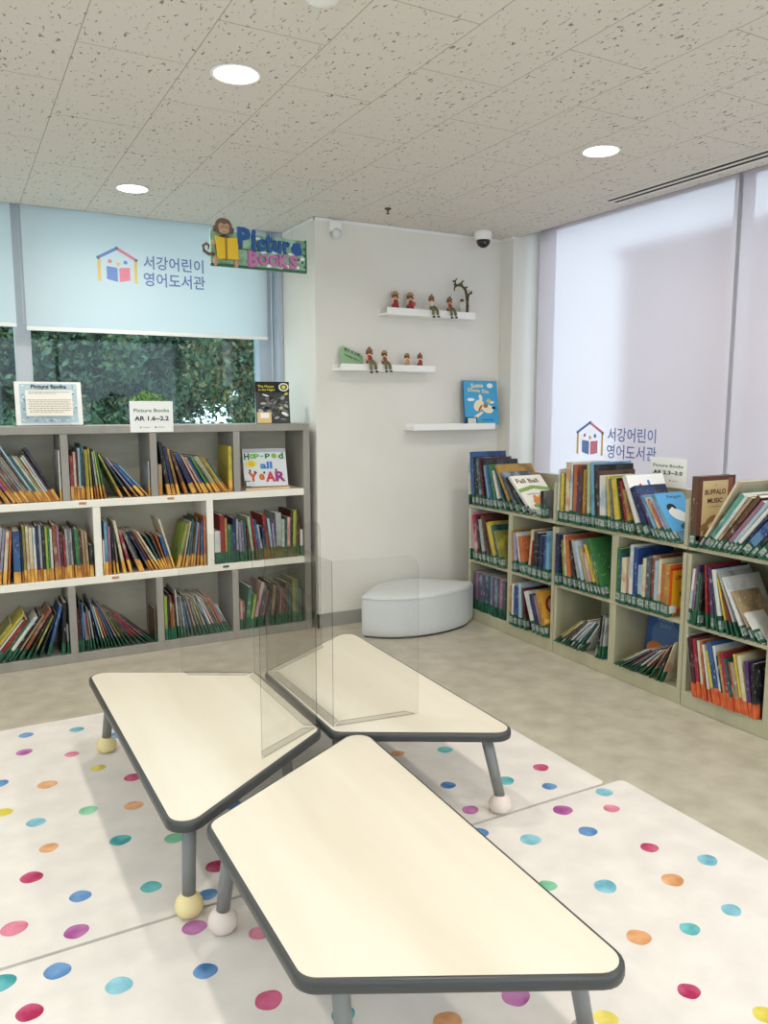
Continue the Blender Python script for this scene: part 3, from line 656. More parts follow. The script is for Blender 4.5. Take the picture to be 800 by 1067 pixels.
bin_('L', "brown 8 24 0|olive 9 25 -10|green 9 25 -20|maroon 8 25 -27|brown 8 24 -30|gold 8 24|magenta 15 24 -32|orange 8 25|grey 12 26 -31|rust 8 25|grey 12 29|silver 8 28|tan 8 27|slate 8 28 -30|lightblue 8 33|teal 12 27|palegreen 10 27|tan 10 27|cream 9 26 -29|lightblue 10 27|maroon 8 28|black 15 30 -28|white 6 26 0", .04, .478, ZT, otape_m, 'grey bookcase top row, first bay', G)
bin_('L', "red 18 23 0|cream 14 25|maroon 8 25|lightblue 12 27|teal 9 29|slate 6 28|olive 8 26 -1|yellow 9 26|olive 10 27 -2|black 6 26 -4|silver 9 25 -5|lime 9 26 -7|green 8 25 -9|olive 12 26 -25|slate 8 27 -31|lavender 8 27 -36|blue 17 23 -39|skyblue 8 23 -41|silver 7 19 0", .523, .925, ZT, otape_m, 'grey bookcase top row, second bay', G)
bk = bin_('L', "tan 15 17 0|black 14 29 -9|navy 12 27 -10|gold 10 26 -12|brown 12 25 -18|navy 18 24 -23|pink 7 24 -26|tan 9 23 -28|royal 8 23|green 11 24 -30|tan 8 24 -32|palegreen 10 24|gold 8 24 -33|yellow 6 24|teal 8 22|yellow 15 26 0", .970, 1.386, ZT, otape_m, 'grey bookcase top row, third bay', G)
bin_('L', "grey 12 25 12|white 20 29 10|silver 18 29 8|lavender 9 28 7|cream 12 27 6|orange 7 27 5|blue 24 27 1|navy 6 26 0|olive 9 29|cream 9 29|cream 12 28|white 9 28|navy 10 29|silver 8 29|black 10 29|lime 8 28|green 7 28|white 8 27|rust 12 29 -1|mauve 9 28|maroon 9 24|red 8 23|silver 8 26|grey 7 26|silver 7 26|black 6 28 -2|green 15 26|maroon 8 25|tan 9 25|tan 9 24|black 12 17 0", .062, .618, ZM, otape_m, 'grey bookcase middle row, first bay', G)
bin_('L', "white 7 19 0|skyblue 12 29|mauve 11 26|black 7 25 -2|grey 7 24 -4|cream 12 29 -9|crimson 12 24 -13|grey 12 24 -21|black 8 24|navy 9 25 -26|maroon 8 25|tan 8 25 -28|cream 9 25 -29|teal 8 21 -25|brown 8 21 -21|orange 6 20 -17|blue 15 19 -14|cream 8 29 -15", .665, 1.045, ZM, otape_m, 'grey bookcase middle row, second bay', G)
bin_('L', "lime 9 25 14|tan 8 26 14|cream 6 26 12|teal 12 27 10|grey 7 25 9|brown 8 28 8|skyblue 10 25 7|orange 9 24 4|blue 12 25 2|orange 12 28 1", 1.052, 1.223, ZM, otape_m, 'grey bookcase middle row, second bay', G)
bin_('L', "white 24 19 0|red 20 28|gold 9 26|green 11 22|teal 8 22|navy 14 26|silver 8 25|lavender 10 23 -2|grey 8 24|teal 8 23|maroon 8 21 -4|palegreen 12 26 -6|red 9 26 -8|blue 12 24 -9|white 9 21|navy 10 20 -6|red 13 27 -8|lightblue 10 24 -6|lavender 9 21 -4|silver 24 27 0|palegreen 14 23|teal 8 24|pink 13 24 1|maroon 8 28|lime 14 28 2|brown 8 26|maroon 7 22|white 12 16 0", 1.269, 1.812, ZM, gtape_m, 'grey bookcase middle row, third bay', G)
bin_('L', "olive 14 25 40|yellow 14 31 40|white 8 27 39|red 18 26 38|green 9 25 38|white 16 27 37|black 12 27 36|tan 8 27 35|rust 16 29 33|black 8 26 30|olive 9 24 27|black 9 24 22|blue 15 27 16|black 16 28 4|silver 8 16 0", .04, .476, ZB, gtape_m, 'grey bookcase bottom row, first bay', G)
bin_('L', "maroon 9 23 0|black 8 30 0|navy 12 26|skyblue 5 27|lavender 8 21 -2|rust 8 21 -3|grey 10 24 -4|silver 9 22 -6|black 8 27 -9|skyblue 8 28 -12|cream 8 25 -14|orange 10 24 -16|grey 7 24 -18|blue 10 26 -20|mauve 10 25 -23|lime 6 24 -26|brown 9 23 -29|teal 8 24 -33|red 9 24 -37|crimson 8 23 -41|mauve 7 22 -45|black 6 21 -47|brown 12 19 0", .521, .930, ZB, gtape_m, 'grey bookcase bottom row, second bay', G)
bin_('L', "lime 14 25 0|black 8 27|rust 9 25 -1|gold 7 20|maroon 7 26|white 6 28 -3|grey 10 24 -4|silver 8 24 -6|blue 8 20 -8|slate 10 25 -11|tan 8 25 -14|grey 9 23 -16|olive 8 24 -18|silver 8 24 -20|slate 9 25 -22|white 8 24|pink 9 24 -24|grey 9 25|tan 8 24 -25|orange 9 25 -26|silver 8 22|lavender 9 19 -27", .974, 1.358, ZB, gtape_m, 'grey bookcase bottom row, third bay', G)
bin_('L', "pink 9 17 0|rust 6 17|green 16 25 6|lime 12 20 10|pink 14 27 13|slate 12 25 12|rust 10 22 12|black 14 26 8|tan 14 24 6|brown 12 25 4|mauve 10 22 4|rust 12 21 3|slate 14 25 2|teal 12 24 1|olive 14 27 0|green 12 26 0|teal 14 20 0", 1.41, 1.80, ZB, gtape_m, 'grey bookcase bottom row, fourth bay', G)
ZR = (.7355, .3905, .0725)
G = 'picture books in the olive bookcases'
o11 = bin_('R', "white 5 29 -3|blue 14 33 -7|black 18 30 -8|slate 12 30 -10|maroon 8 30 -12|black 12 29 -13|skyblue 9 26 -14|blue 10 26 -15|green 12 27 -17|white 10 24 -20|teal 9 27 -26|gold 10 31 -34|slate 10 28 -40|black 9 27 -45|white 8 30 -49", .01, .70, ZR[0], gtape_m, 'topmost row, olive unit beside ottoman', G, .26, -.012, True)
bin_('R', "black 10 15 0|grey 9 15", .70, .735, ZR[0], gtape_m, 'topmost row end, olive unit beside ottoman', G, .15, -.012, True)
bin_('R', "white 6 28 0|olive 8 26|yellow 12 26 0|maroon 8 26|cream 16 32|white 10 32|slate 7 31|orange 14 31|purple 14 27|brown 8 31|gold 12 29|red 8 27|palegreen 10 32 -2|skyblue 12 33 -4|black 9 32 -5|brown 12 29 -5|white 24 27 -3|yellow 12 27 -6|grey 8 26 -8|yellow 18 27 -10|black 9 27 -13|red 10 26 -14|gold 9 22 -16|white 15 30 -24|navy 22 25 -27|purple 9 23 -31|skyblue 8 23 -33|cream 8 22 -34|orange 7 22|lavender 9 23 -36|skyblue 11 25 -36", .841, 1.64, ZR[0], gtape_m, 'topmost row, middle olive unit', G, .26, -.012, True)
o13 = bin_('R', "brown 22 31 0", 1.712, 1.745, ZR[0], gtape_m, 'topmost row, olive unit at photo edge', G, .24, -.02, True)
bin_('R', "cream 6 35 30|mint 14 30 35|white 8 30|tan 7 30 36|brown 11 31 37|mauve 10 29 38|lightblue 9 29|white 8 28 39|navy 6 28|royal 20 31 40|black 10 27 41|slate 16 22 44|tan 10 23 45|grey 8 23|white 10 22|brown 12 24|blue 10 25 44|red 12 25 44", 1.755, 2.40, ZR[0], gtape_m, 'topmost row, olive unit at photo edge', G, .24, -.016, True)
bin_('R', "white 5 32 -3|pink 12 30 -6|crimson 16 29 -9|black 12 28 -11|silver 18 27 -13|brown 12 30 -17|maroon 9 28 -18|yellow 20 27 -20|teal 12 26 -22|olive 8 23", .026, .388, ZR[1], gtape_m, 'middle row first bay, olive unit beside ottoman', G, .24, -.012, True)
bin_('R', "gold 8 24 -4|lavender 18 23 -4|white 10 24 -12|orange 22 22 -13|cream 12 27 6|red 8 21 5|black 24 26 4|navy 18 25 2|blue 16 25 0|skyblue 14 28 0", .446, .783, ZR[1], gtape_m, 'middle row second bay, olive unit beside ottoman', G, .24, -.012, True)
bin_('R', "navy 18 28 0|olive 12 25 -6|cream 8 28 -6|orange 14 28 -8|black 10 26 -12|silver 12 27 -16|lightblue 14 27 -18|tan 12 25 -20|pink 8 22 -20|yellow 9 27 -23|olive 8 22 -24|green 14 31 -26", .841, 1.222, ZR[1], gtape_m, 'middle row first bay, middle olive unit', G, .25, -.012, True)
o22 = bin_('R', "green 12 27 0|teal 7 25|cream 14 23|pink 8 23|white 10 30|royal 12 29|lightblue 18 21|cream 9 25|slate 12 26|rust 10 27|lightblue 10 25|cream 8 26|orange 12 24|gold 12 24.5", 1.278, 1.655, ZR[1], gtape_m, 'middle row second bay, middle olive unit', G, .25, -.012, True)
bin_('R', "white 14 25 4|mauve 10 26|purple 9 27 3|green 8 24|lavender 8 23|black 12 24|red 9 28 -5|purple 18 27 -8|teal 9 25 -10|white 20 27 -12|yellow 8 24 -16|red 8 20 -20|silver 10 28 -24|white 12 27 -28|tan 12 22 -33|white 14 14 -40", 1.715, 2.090, ZR[1], gtape_m, 'middle row first bay, olive unit at photo edge', G, .25, -.012, True)
bin_('R', "plum 14 24 0|mauve 14 24|plum 14 24|slate 14 24|plum 14 24|slate 14 24|teal 14 24|lavender 14 24|plum 14 24|slate 14 24|plum 14 24|mauve 14 24|slate 14 24", .045, .385, ZR[2], gtape_m, 'bottom row first bay, olive unit beside ottoman', G, .2, .012, False)
o31 = bin_('R', "gold 12 23 0|white 9 25|royal 18 24 0|lightblue 14 26 -2|maroon 10 24 -8|white 16 24 -22|navy 16 23 -20|mauve 8 23|gold 14 26 -17", .446, .783, ZR[2], gtape_m, 'bottom row second bay, olive unit beside ottoman', G, .24, -.012, True)
bin_('R', "olive 9 26 52|cream 8 24 51|brown 14 26 49|slate 10 25 48|white 10 24 46|lavender 14 24 44|white 9 24 41|teal 14 23 38|white 9 22 36|black 14 23 8|grey 12 23 6|silver 10 22 4", .841, 1.222, ZR[2], gtape_m, 'bottom row first bay, middle olive unit', G, .24, -.012, True)
bin_('R', "olive 9 22 57|white 9 24 56|slate 14 24 55|brown 8 22 53|mauve 10 22 51|teal 9 21 49|white 8 22 47|pink 14 21 43|brown 10 20 40|tan 8 22 32|black 9 20 24|cream 9 22 20", 1.280, 1.655, ZR[2], gtape_m, 'bottom row second bay, middle olive unit', G, .16, -.008, True)
bin_('R', "white 6 27 -10|black 8 26|maroon 8 27|crimson 16 26 -10|slate 7 26|cream 10 26|orange 7 26|white 10 25 -12|yellow 12 23 -14|blue 18 27 -14|white 9 26|navy 8 22|gold 10 24|crimson 14 24|teal 7 22|rust 8 21|tan 16 21 -14|yellow 9 25|cream 16 25 -13|purple 14 23 -10|black 14 23 -6", 1.715, 2.090, ZR[2], rtape_m, 'bottom row first bay, olive unit at photo edge', G, .25, -.014, False)

# printed covers turned toward the viewer
def cover_art(bt, fn, side=1):
    o, t, h, d = bt; a = Art(.0002); fn(a, d, h)
    if side > 0: return a.build('cover_print', o, (t+.0004, 0, 0), (0, 1, 0), (0, 0, 1))
    return a.build('cover_print', o, (-.0004, d, 0), (0, -1, 0), (0, 0, 1))
W_, K_ = (240, 238, 230), (30, 28, 28)
def art_brown(a, w, h):
    a.rect(0, .03, w, h-.03, (96, 58, 48)); a.rect(.03, .05, w*.68, h-.07, (206, 186, 140)); a.rect(w*.80, .05, .03, h-.06, (140, 84, 66))
    a.text('A', .03+w*.34, h-.04, .01, .008, K_); a.text('BUFFALO', .03+w*.34, h-.070, w*.56, .024, (84, 34, 34), .03); a.text('MUSIC', .03+w*.34, h-.108, w*.40, .022, (84, 34, 34), .03); a.text('by the plains', .03+w*.34, h-.135, w*.3, .007, K_)
    for x, y, rx, ry in ((.05, .09, .03, .016), (.09, .12, .035, .014), (.13, .10, .02, .03), (.07, .07, .03, .012)): a.ell(x, y, rx, ry, (150, 116, 70), .4)
    a.ell(.09, .095, .02, .008, (226, 212, 170), .3)
cover_art(o13[0], art_brown)
def art_bear(a, w, h):
    a.rect(.004, .02, w-.008, h-.025, (220, 84, 30)); a.rect(.02, .035, w-.04, h-.06, (226, 168, 34)); a.rect(.004, h-.03, w-.008, .012, (198, 50, 34))
    a.text('Little Bear', w*.5, h-.062, w*.62, .022, (172, 36, 26), .03)
    a.ell(w*.5, h*.42, .03, .024, (56, 36, 28)); a.ell(w*.47, h*.53, .013, .013, (56, 36, 28)); a.ell(w*.56, h*.53, .011, .011, (56, 36, 28)); a.rect(w*.35, .05, w*.4, .018, (232, 200, 90))
    a.rect(.006, .018, .045, .036, (218, 218, 212))
cover_art(o22[-1], art_bear)
def art_gold(a, w, h):
    a.rect(.006, .07, w-.012, h-.078, (206, 148, 52)); a.ell(w*.5, h*.66, .06, .055, (128, 54, 44)); a.ell(w*.5, h*.66, .042, .038, (196, 150, 120)); a.ell(w*.52, h*.62, .02, .026, (92, 50, 40)); a.rect(.01, .075, w-.02, .02, (228, 186, 92))
cover_art(o31[-1], art_gold)
def art_fall(a, w, h):
    a.rect(.002, .04, w-.004, h-.042, (238, 234, 222)); a.poly([(.002, h*.55), (w*.5, h*.64), (w-.002, h*.56), (w-.002, h*.66), (w*.5, h*.73), (.002, h*.64)], (132, 168, 92))
    a.text('Fall Ball', w*.45, h*.85, w*.7, .034, (110, 84, 52), .03); a.text('underneath', w*.5, h*.51, w*.6, .016, (110, 90, 70)); a.ell(w*.45, h*.30, .045, .036, (226, 140, 70)); a.ell(w*.62, h*.26, .03, .034, (232, 166, 104)); a.ell(w*.38, h*.42, .015, .015, (226, 140, 70)); a.ell(w*.55, h*.42, .014, .014, (226, 140, 70)); a.ell(w*.3, h*.2, .03, .015, (124, 160, 84))
cover_art(o11[-1], art_fall)
def art_bird(a, w, h):
    a.rect(.002, .05, w-.004, h-.052, (92, 168, 220)); a.text('Penguin', w*.62, h*.90, w*.5, .020, (70, 60, 110), .02); a.ell(w*.35, h*.68, .03, .022, K_); a.ell(w*.5, h*.52, .06, .03, (238, 240, 242), -.4); a.ell(w*.37, h*.62, .014, .018, W_); a.ell(w*.6, h*.28, .045, .02, (62, 90, 84))
# single bird cover: last book of the middle unit's open top row
lastb = [o for o in bpy.data.objects if o.name.startswith('picture_book') and 'topmost row, middle olive unit' in o.get('label', '')][-1]
def bt_of(o):
    xs = [v.co for v in o.data.vertices]; return (o, max(v.x for v in xs), max(v.z for v in xs), max(v.y for v in xs))
cover_art(bt_of(lastb), art_bird)
def art_white(a, w, h):
    a.rect(.002, .06, w-.004, h-.062, (240, 240, 238))
    for x, y, c in ((.3, .8, (206, 70, 60)), (.55, .85, (80, 130, 200)), (.75, .78, (232, 190, 70)), (.4, .65, (90, 160, 100)), (.65, .62, (200, 90, 150)), (.25, .5, (232, 150, 80))): a.ell(w*x, h*y, .016, .009, c, x*3)
whites = [o for o in bpy.data.objects if o.name.startswith('picture_book') and 'topmost row, middle olive unit' in o.get('label', '') and 'white' in o['label']]
cover_art(bt_of(whites[-1]), art_white)

# the slimmest and furthest volumes beyond three hundred: one object
def seen(b):
    o, t, h, d = b; p = o.matrix_world @ Vector((t/2, 0, h/2)); c = p-Vector((0, 0, CH)); nrm = (o.matrix_world.to_3x3() @ Vector((0, -1, 0)))
    hid = .35 if (p.x > 1.15 and p.x < 1.8 and p.y > 4 and p.z < .42) else 1
    return t*h*abs(nrm.dot(c.normalized()))/c.length**2*hid
free = [b for b in BOOKS if not any(ch.name.startswith('cover_print') for ch in b[0].children)]
free.sort(key=seen); drop = free[:max(0, len(BOOKS)-298)]
gm = MB(); gmats = []
for o, t, h, d in drop:
    for q in [o]+list(o.children):
        me = q.data; m = me.materials[0]
        if m not in gmats: gmats.append(m)
        k = len(gm.v); M = o.matrix_world
        gm.v += [tuple(M @ v.co) for v in me.vertices]; gm.f += [tuple(i+k for i in p.vertices) for p in me.polygons]; gm.mi += [gmats.index(m)]*len(me.polygons); gm.sm += [False]*len(me.polygons)
    for q in list(o.children): bpy.data.objects.remove(q)
    bpy.data.objects.remove(o)
me = bpy.data.meshes.new('slim_picture_book'); me.from_pydata(gm.v, [], gm.f)
for m in gmats: me.materials.append(m)
me.polygons.foreach_set('material_index', gm.mi); me.update()
so = bpy.data.objects.new('slim_picture_book', me); COL.objects.link(so)
tag(so, 'slim picture books squeezed in among the thicker ones in all bookcases', 'book', None, 'stuff')

# ---- face-out display books
def display_book(loc, w, h, t, yaw, tilt, col, label, fn, tape=None, cat='book'):
    """local: x right, y thickness (front face at y=0), z up"""
    M = Matrix.Translation(loc) @ Matrix.Rotation(yaw, 4, 'Z') @ Matrix.Rotation(-tilt, 4, 'X')
    c = .0018; mb = MB()
    P = [(0, 0), (w, 0), (w, c), (c, c), (c, t-c), (w, t-c), (w, t), (0, t)]
    mb.prism(P, 0, h); o = obj('picture_book', mb, cover_mat(col)); o.matrix_world = M
    obj('pages', MB().box(c+.0001, w-.003, c+.0001, t-c-.0001, .002, h-.003), page_m, o)
    a = Art(.0002); fn(a, w, h); a.build('cover_print', o, (0, -.0003, 0), (1, 0, 0), (0, 0, 1))
    tag(o, label, cat); return o
def art_year(a, w, h):
    a.rect(.002, .002, w-.004, h-.004, (222, 226, 228)); a.rect(.002, h*.90, w-.004, h*.09, (178, 186, 192))
    for s, x, c in (('H', .09, (34, 110, 60)), ('o', .22, (120, 190, 50)), ('p', .32, (120, 190, 50)), ('-', .44, (60, 150, 80)), ('p', .57, (40, 130, 60)), ('e', .72, (150, 190, 50)), ('d', .88, (60, 140, 50))):
        a.text(s, w*x, h*(.80 if s != '-' else .80), w*(.12 if s != '-' else .07), h*(.17 if s in 'Hd' else .13 if s != '-' else .025), c, .04)
    a.ell(w*.18, h*.60, w*.13, h*.09, (240, 222, 90)); a.ell(w*.18, h*.60, w*.08, h*.06, (232, 196, 40))
    a.text('all', w*.52, h*.555, w*.28, h*.19, (62, 130, 200), .04)
    for s, x, sz, c in (('Y', .20, .22, (210, 90, 50)), ('e', .40, .13, (206, 120, 50)), ('A', .60, .22, (206, 56, 80)), ('R', .83, .24, (160, 60, 130))): a.text(s, w*x, h*.25, w*sz, h*(.27 if s != 'e' else .17), c, .04)
    for x, y in ((.14, .42), (.25, .38), (.46, .36), (.74, .42)): a.ell(w*x, h*y, .006, .008, (90, 60, 50))
    a.rect(.0, .0, .035, h*.16, (24, 70, 56)); a.rect(.008, .004, .05, h*.12, (212, 216, 218))
display_book((1.475, 4.372, ZT+.0180), .262, .225, .009, math.radians(-4), math.radians(14), 'white', 'square white book reading all YEAR on a small wooden stand in grey bookcase', art_year)
t = thing('book_stand', (1.60, 4.38, ZT), 'small pale wooden book stand holding the all YEAR book', 'stand')
wood_m = mat('pale_wood', (222, 190, 148), .5, .4)
sub('ledge', MB().box(1.468, 1.742, 4.340, 4.385, ZT+.0005, ZT+.0135), wood_m, t, .002)
mb = MB(); mb.add([(1.50, 4.445, ZT+.001), (1.71, 4.445, ZT+.001), (1.71, 4.452, ZT+.001), (1.50, 4.452, ZT+.001), (1.53, 4.455, ZT+.15), (1.68, 4.455, ZT+.15), (1.68, 4.462, ZT+.15), (1.53, 4.462, ZT+.15)], [(0, 1, 2, 3), (4, 5, 6, 7), (0, 1, 5, 4), (1, 2, 6, 5), (2, 3, 7, 6), (3, 0, 4, 7)])
mb.box(1.59, 1.62, 4.386, 4.444, ZT+.0005, ZT+.008); sub('back_rest', mb, wood_m, t)
def art_owl(a, w, h):
    rnd = random.Random(5); a.rect(.001, .001, w-.002, h-.002, (70, 70, 70))
    for k in range(60):
        g = rnd.randint(36, 176); a.ell(w*rnd.uniform(.1, .9), h*rnd.uniform(.07, .70), w*rnd.uniform(.05, .10), h*rnd.uniform(.02, .05), (g, g, g-4), rnd.uniform(-.7, .9), 9)
    a.rect(.001, h*.74, w-.002, h*.25, (26, 26, 24)); a.text('The House', w*.30, h*.88, w*.48, h*.06, (206, 196, 40), .02); a.text('in the Night', w*.32, h*.79, w*.48, h*.07, (206, 196, 40), .02)
    a.ell(w*.83, h*.86, w*.15, h*.10, (225, 226, 220)); a.ell(w*.83, h*.86, w*.11, h*.072, (80, 80, 60)); a.ell(w*.83, h*.86, w*.06, h*.045, (222, 200, 60)); a.ell(w*.90, h*.70, w*.045, h*.03, (214, 196, 90)); a.ell(w*.72, h*.36, w*.05, h*.03, (206, 200, 130))
    a.ell(w*.82, h*.22, w*.10, h*.035, (238, 238, 236), -.4); a.ell(w*.28, h*.66, w*.10, h*.018, (230, 230, 228), -.3); a.rect(0, .0, w*.42, h*.26, (224, 192, 132)); a.rect(w*.10, h*.12, w*.25, h*.12, (238, 238, 236))
display_book((1.566, 4.40, 1.2465), .20, .245, .012, math.radians(-8), math.radians(9), 'black', 'dark black-and-grey book with yellow title standing on grey bookcase top', art_owl)
t = thing('plate_easel', (1.66, 4.47, 1.2455), 'clear plastic easel propping up the dark book with yellow title', 'easel')
mb = MB(); mb.tube([(1.60, 4.452, 1.249), (1.605, 4.462, 1.36)], .002, 6); mb.tube([(1.72, 4.436, 1.249), (1.715, 4.449, 1.36)], .002, 6); mb.tube([(1.605, 4.462, 1.36), (1.68, 4.53, 1.249)], .002, 6); mb.tube([(1.715, 4.449, 1.36), (1.68, 4.53, 1.249)], .002, 6)
sub('wire_frame', mb, mat('clear_plastic', (200, 205, 208), .2, .6), t)
def art_sheet(a, w, h):
    a.rect(0, 0, w, h, (238, 238, 234)); a.rect(w*.07, h*.05, w*.86, h*.90, (186, 208, 216))
    rnd = random.Random(2)
    for k in range(130):
        x = rnd.uniform(.09, .91); y = rnd.uniform(.08, .92)
        if .17 < x < .83 and .2 < y < .80: continue
        a.ell(w*x, h*y, .006, .004, rnd.choice([(126, 158, 186), (222, 232, 232), (150, 184, 200), (236, 240, 236)]), rnd.uniform(0, 3), 7)
    a.rect(w*.15, h*.20, w*.70, h*.60, (240, 236, 226)); a.text('Picture Books', w*.5, h*.88, w*.52, h*.085, (30, 34, 40), .03)
    for k, (y, x0, x1, c) in enumerate(((.75, .2, .82, 1), (.71, .2, .6, 1), (.56, .18, .82, 0), (.51, .2, .80, 0), (.46, .18, .82, 0), (.41, .2, .81, 0), (.36, .18, .82, 0), (.31, .2, .80, 0), (.27, .2, .7, 0))):
        x = x0
        while x < x1:
            l = rnd.uniform(.02, .06); a.rect(w*x, h*y, w*min(l, x1-x), .0028, (150, 128, 110) if c == 0 else (120, 130, 140)); x += l+.012
t = thing('notice_frame', (.45, 4.43, 1.2455), 'clear standing frame with blue-bordered Picture Books notice on grey bookcase', 'notice')
M = Matrix.Translation((.293, 4.395, 1.2465)) @ Matrix.Rotation(-math.radians(8), 4, 'X')
sub('panel', MB().box(0, .318, 0, .004, .004, .226, 0, M), wfix_m, t)
a = Art(); art_sheet(a, .318, .222); xd = Vector((1, 0, 0)); yd = (M.to_3x3() @ Vector((0, 0, 1)))
a.build('printed_sheet', t, M @ Vector((0, -.0004, .004)), xd, yd)
sub('foot', MB().box(.285, .618, 4.385, 4.47, 1.2455, 1.2495), acredge_m, t)
# small AR sign hanging over the front edge
def ar_sign(org, xd, yd, w, h, l2, label, backbox):
    t = thing('shelf_sign', org, label, 'sign', 'white reading level signs')
    sub('board', backbox, wfix_m, t)
    a = Art(); a.text('Picture Books', w*.5, h*.70, w*.82, h*.115, (84, 130, 108), .02); a.text(l2, w*.5, h*.445, w*.80, h*.15, (36, 36, 38), .03)
    for x, c in ((.24, (150, 158, 150)), (.58, (166, 96, 90))):
        a.ell(w*x, h*.155, h*.03, h*.03, c)
        for k in range(5): a.rect(w*(x+.055+k*.032), h*.14, w*.024, h*.03, (176, 176, 176))
    a.build('printed_text', t, org, xd, yd); return t
ar_sign((.831, 4.3035, 1.209), (1, 0, 0), (0, 0, 1), .226, .164, 'AR 1.6~2.2', 'white reading-level sign in front of the small plant on the grey bookcase', MB().box(.831, 1.057, 4.3039, 4.3065, 1.209, 1.373).box(.90, .99, 4.3066, 4.36, 1.2455, 1.2475))
ar_sign((3.1505, 2.898, .955), (0, -1, 0), (0, 0, 1), .232, .135, 'AR 2.3~3.0', 'white reading-level sign standing behind the middle olive bookcase below the emblem blind', MB().box(3.1509, 3.1535, 2.666, 2.898, .941, 1.09))
# potted plant
t = thing('potted_plant', (.962, 4.47, 1.2455), 'small bushy green potted plant behind the AR sign on grey bookcase', 'plant')
M = Matrix.Translation((.962, 4.47, 1.2455))
sub('pot', MB().lathe([(.028, 0), (.032, .003), (.040, .07), (.042, .075), (.037, .075), (.034, .06)], 20, 0, M), wfix_m, t)
lf = MB(); rnd = random.Random(8)
for k in range(230):
    a = rnd.uniform(0, 2*PI); e = rnd.uniform(-.1, 1.35); R = Vector((math.cos(a)*math.cos(e), math.sin(a)*math.cos(e), math.sin(e)*.9))
    c = Vector((.962, 4.47, 1.345)); p = c+R*rnd.uniform(.035, .085); p.x = c.x+(p.x-c.x)*1.15
    q = p+R*rnd.uniform(.016, .03)+Vector((0, 0, rnd.uniform(-.012, .008))); s = R.cross(Vector((rnd.gauss(0, 1), rnd.gauss(0, 1), rnd.gauss(0, 1)))).normalized()*.006
    m_ = (p+q)/2; lf.add([p, m_+s, q, m_-s], [(0, 1, 2, 3)], rnd.randrange(2))
    if k % 6 == 0: lf.tube([tuple(c-Vector((0, 0, .04))), tuple(p)], .001, 4, 0)
me = sub('foliage', lf, [mat('houseplant_leaf', (70, 120, 48), .5), mat('houseplant_leaf_light', (136, 176, 84), .5)], t)
# display book over the third wall ledge, its title and a tumbling dog
def art_dog(a, w, h):
    a.rect(.001, .001, w-.002, h-.002, (74, 164, 212)); a.text('Some', w*.40, h*.89, w*.36, h*.11, (236, 222, 150), .03, .05); a.text('Dogs Do', w*.44, h*.76, w*.62, h*.10, (236, 222, 150), .03, -.08)
    a.ell(w*.78, h*.89, w*.09, h*.055, (238, 236, 228)); a.ell(w*.20, h*.57, w*.11, h*.035, (236, 240, 240)); a.ell(w*.80, h*.51, w*.09, h*.03, (236, 240, 240))
    a.ell(w*.42, h*.44, w*.16, h*.12, (238, 228, 190), .6); a.ell(w*.46, h*.38, w*.10, h*.03, (206, 96, 60), .9); a.ell(w*.68, h*.36, w*.17, h*.10, (240, 230, 196), -.2); a.ell(w*.62, h*.43, w*.07, h*.05, (150, 116, 84)); a.ell(w*.86, h*.38, w*.06, h*.03, K_); a.ell(w*.36, h*.20, w*.20, h*.035, (240, 232, 206), .5); a.ell(w*.48, h*.62, w*.05, h*.07, (240, 232, 206), .4); a.ell(w*.72, h*.54, w*.07, h*.05, (210, 190, 140))
    a.ell(w*.45, h*.03, w*.2, h*.025, (120, 176, 90)); a.rect(.001, .001, w*.34, h*.17, (22, 72, 56)); a.rect(w*.07, h*.02, w*.24, h*.13, (214, 218, 216)); a.rect(w*.48, h*.10, w*.36, h*.015, (40, 90, 150))
display_book((2.905, 4.215, 1.2265), .275, .285, .012, math.radians(2), math.radians(7), 'blue', 'sky-blue book with a white dog leaning on the lowest white ledge', art_dog)
# blue cover book standing in the bottom bay behind the leaning ones
def art_blue2(a, w, h):
    a.rect(.001, .001, w-.002, h-.002, (66, 96, 148)); a.ell(w*.5, h*.55, w*.36, h*.3, (86, 118, 166)); a.text('BEAR', w*.48, h*.86, w*.4, h*.08, (140, 160, 190), .02); a.text('DAY', w*.5, h*.74, w*.3, h*.08, (140, 160, 190), .02)
    a.ell(w*.28, h*.25, w*.22, h*.16, (206, 122, 60)); a.ell(w*.2, h*.12, w*.14, h*.1, (196, 108, 52)); a.ell(w*.7, h*.35, w*.14, h*.1, (60, 84, 110))
o = display_book((3.02, 2.765, ZR[2]+.001), .24, .262, .01, math.radians(-90), math.radians(6), 'navy', 'dusk-blue book with orange patch standing face-out behind leaning books, bottom bay', art_blue2)

# ---------------------------------------------------------------- wall ledges and figurines
def ledge(x0, x1, z0, z1, label):
    t = thing('wall_ledge', ((x0+x1)/2, 4.298, z0), label, 'shelf', 'white wall ledges')
    D = 4.178; L = .010
    sub('shelf_board', MB().box(x0, x1, D+.012, 4.2995, z0, z0+.014), wfix_m, t, .002)
    sub('front_lip', MB().box(x0+.0, x1, D, D+.0118, z0, z1), wfix_m, t, .002)
    sub('back_rail', MB().box(x0+.002, x1-.002, 4.287, 4.2993, z0+.0142, z1), wfix_m, t, .002)
    return t
LED = [(2.312, 2.945, 1.886, 1.928), (2.005, 2.650, 1.553, 1.592), (2.500, 3.115, 1.196, 1.236)]
ledge(*LED[0], 'white picture ledge topmost on wall, holding five figurines')
ledge(*LED[1], 'white picture ledge in the middle, holding the green note')
ledge(*LED[2], 'white picture ledge lowest on wall, holding the blue dog book')
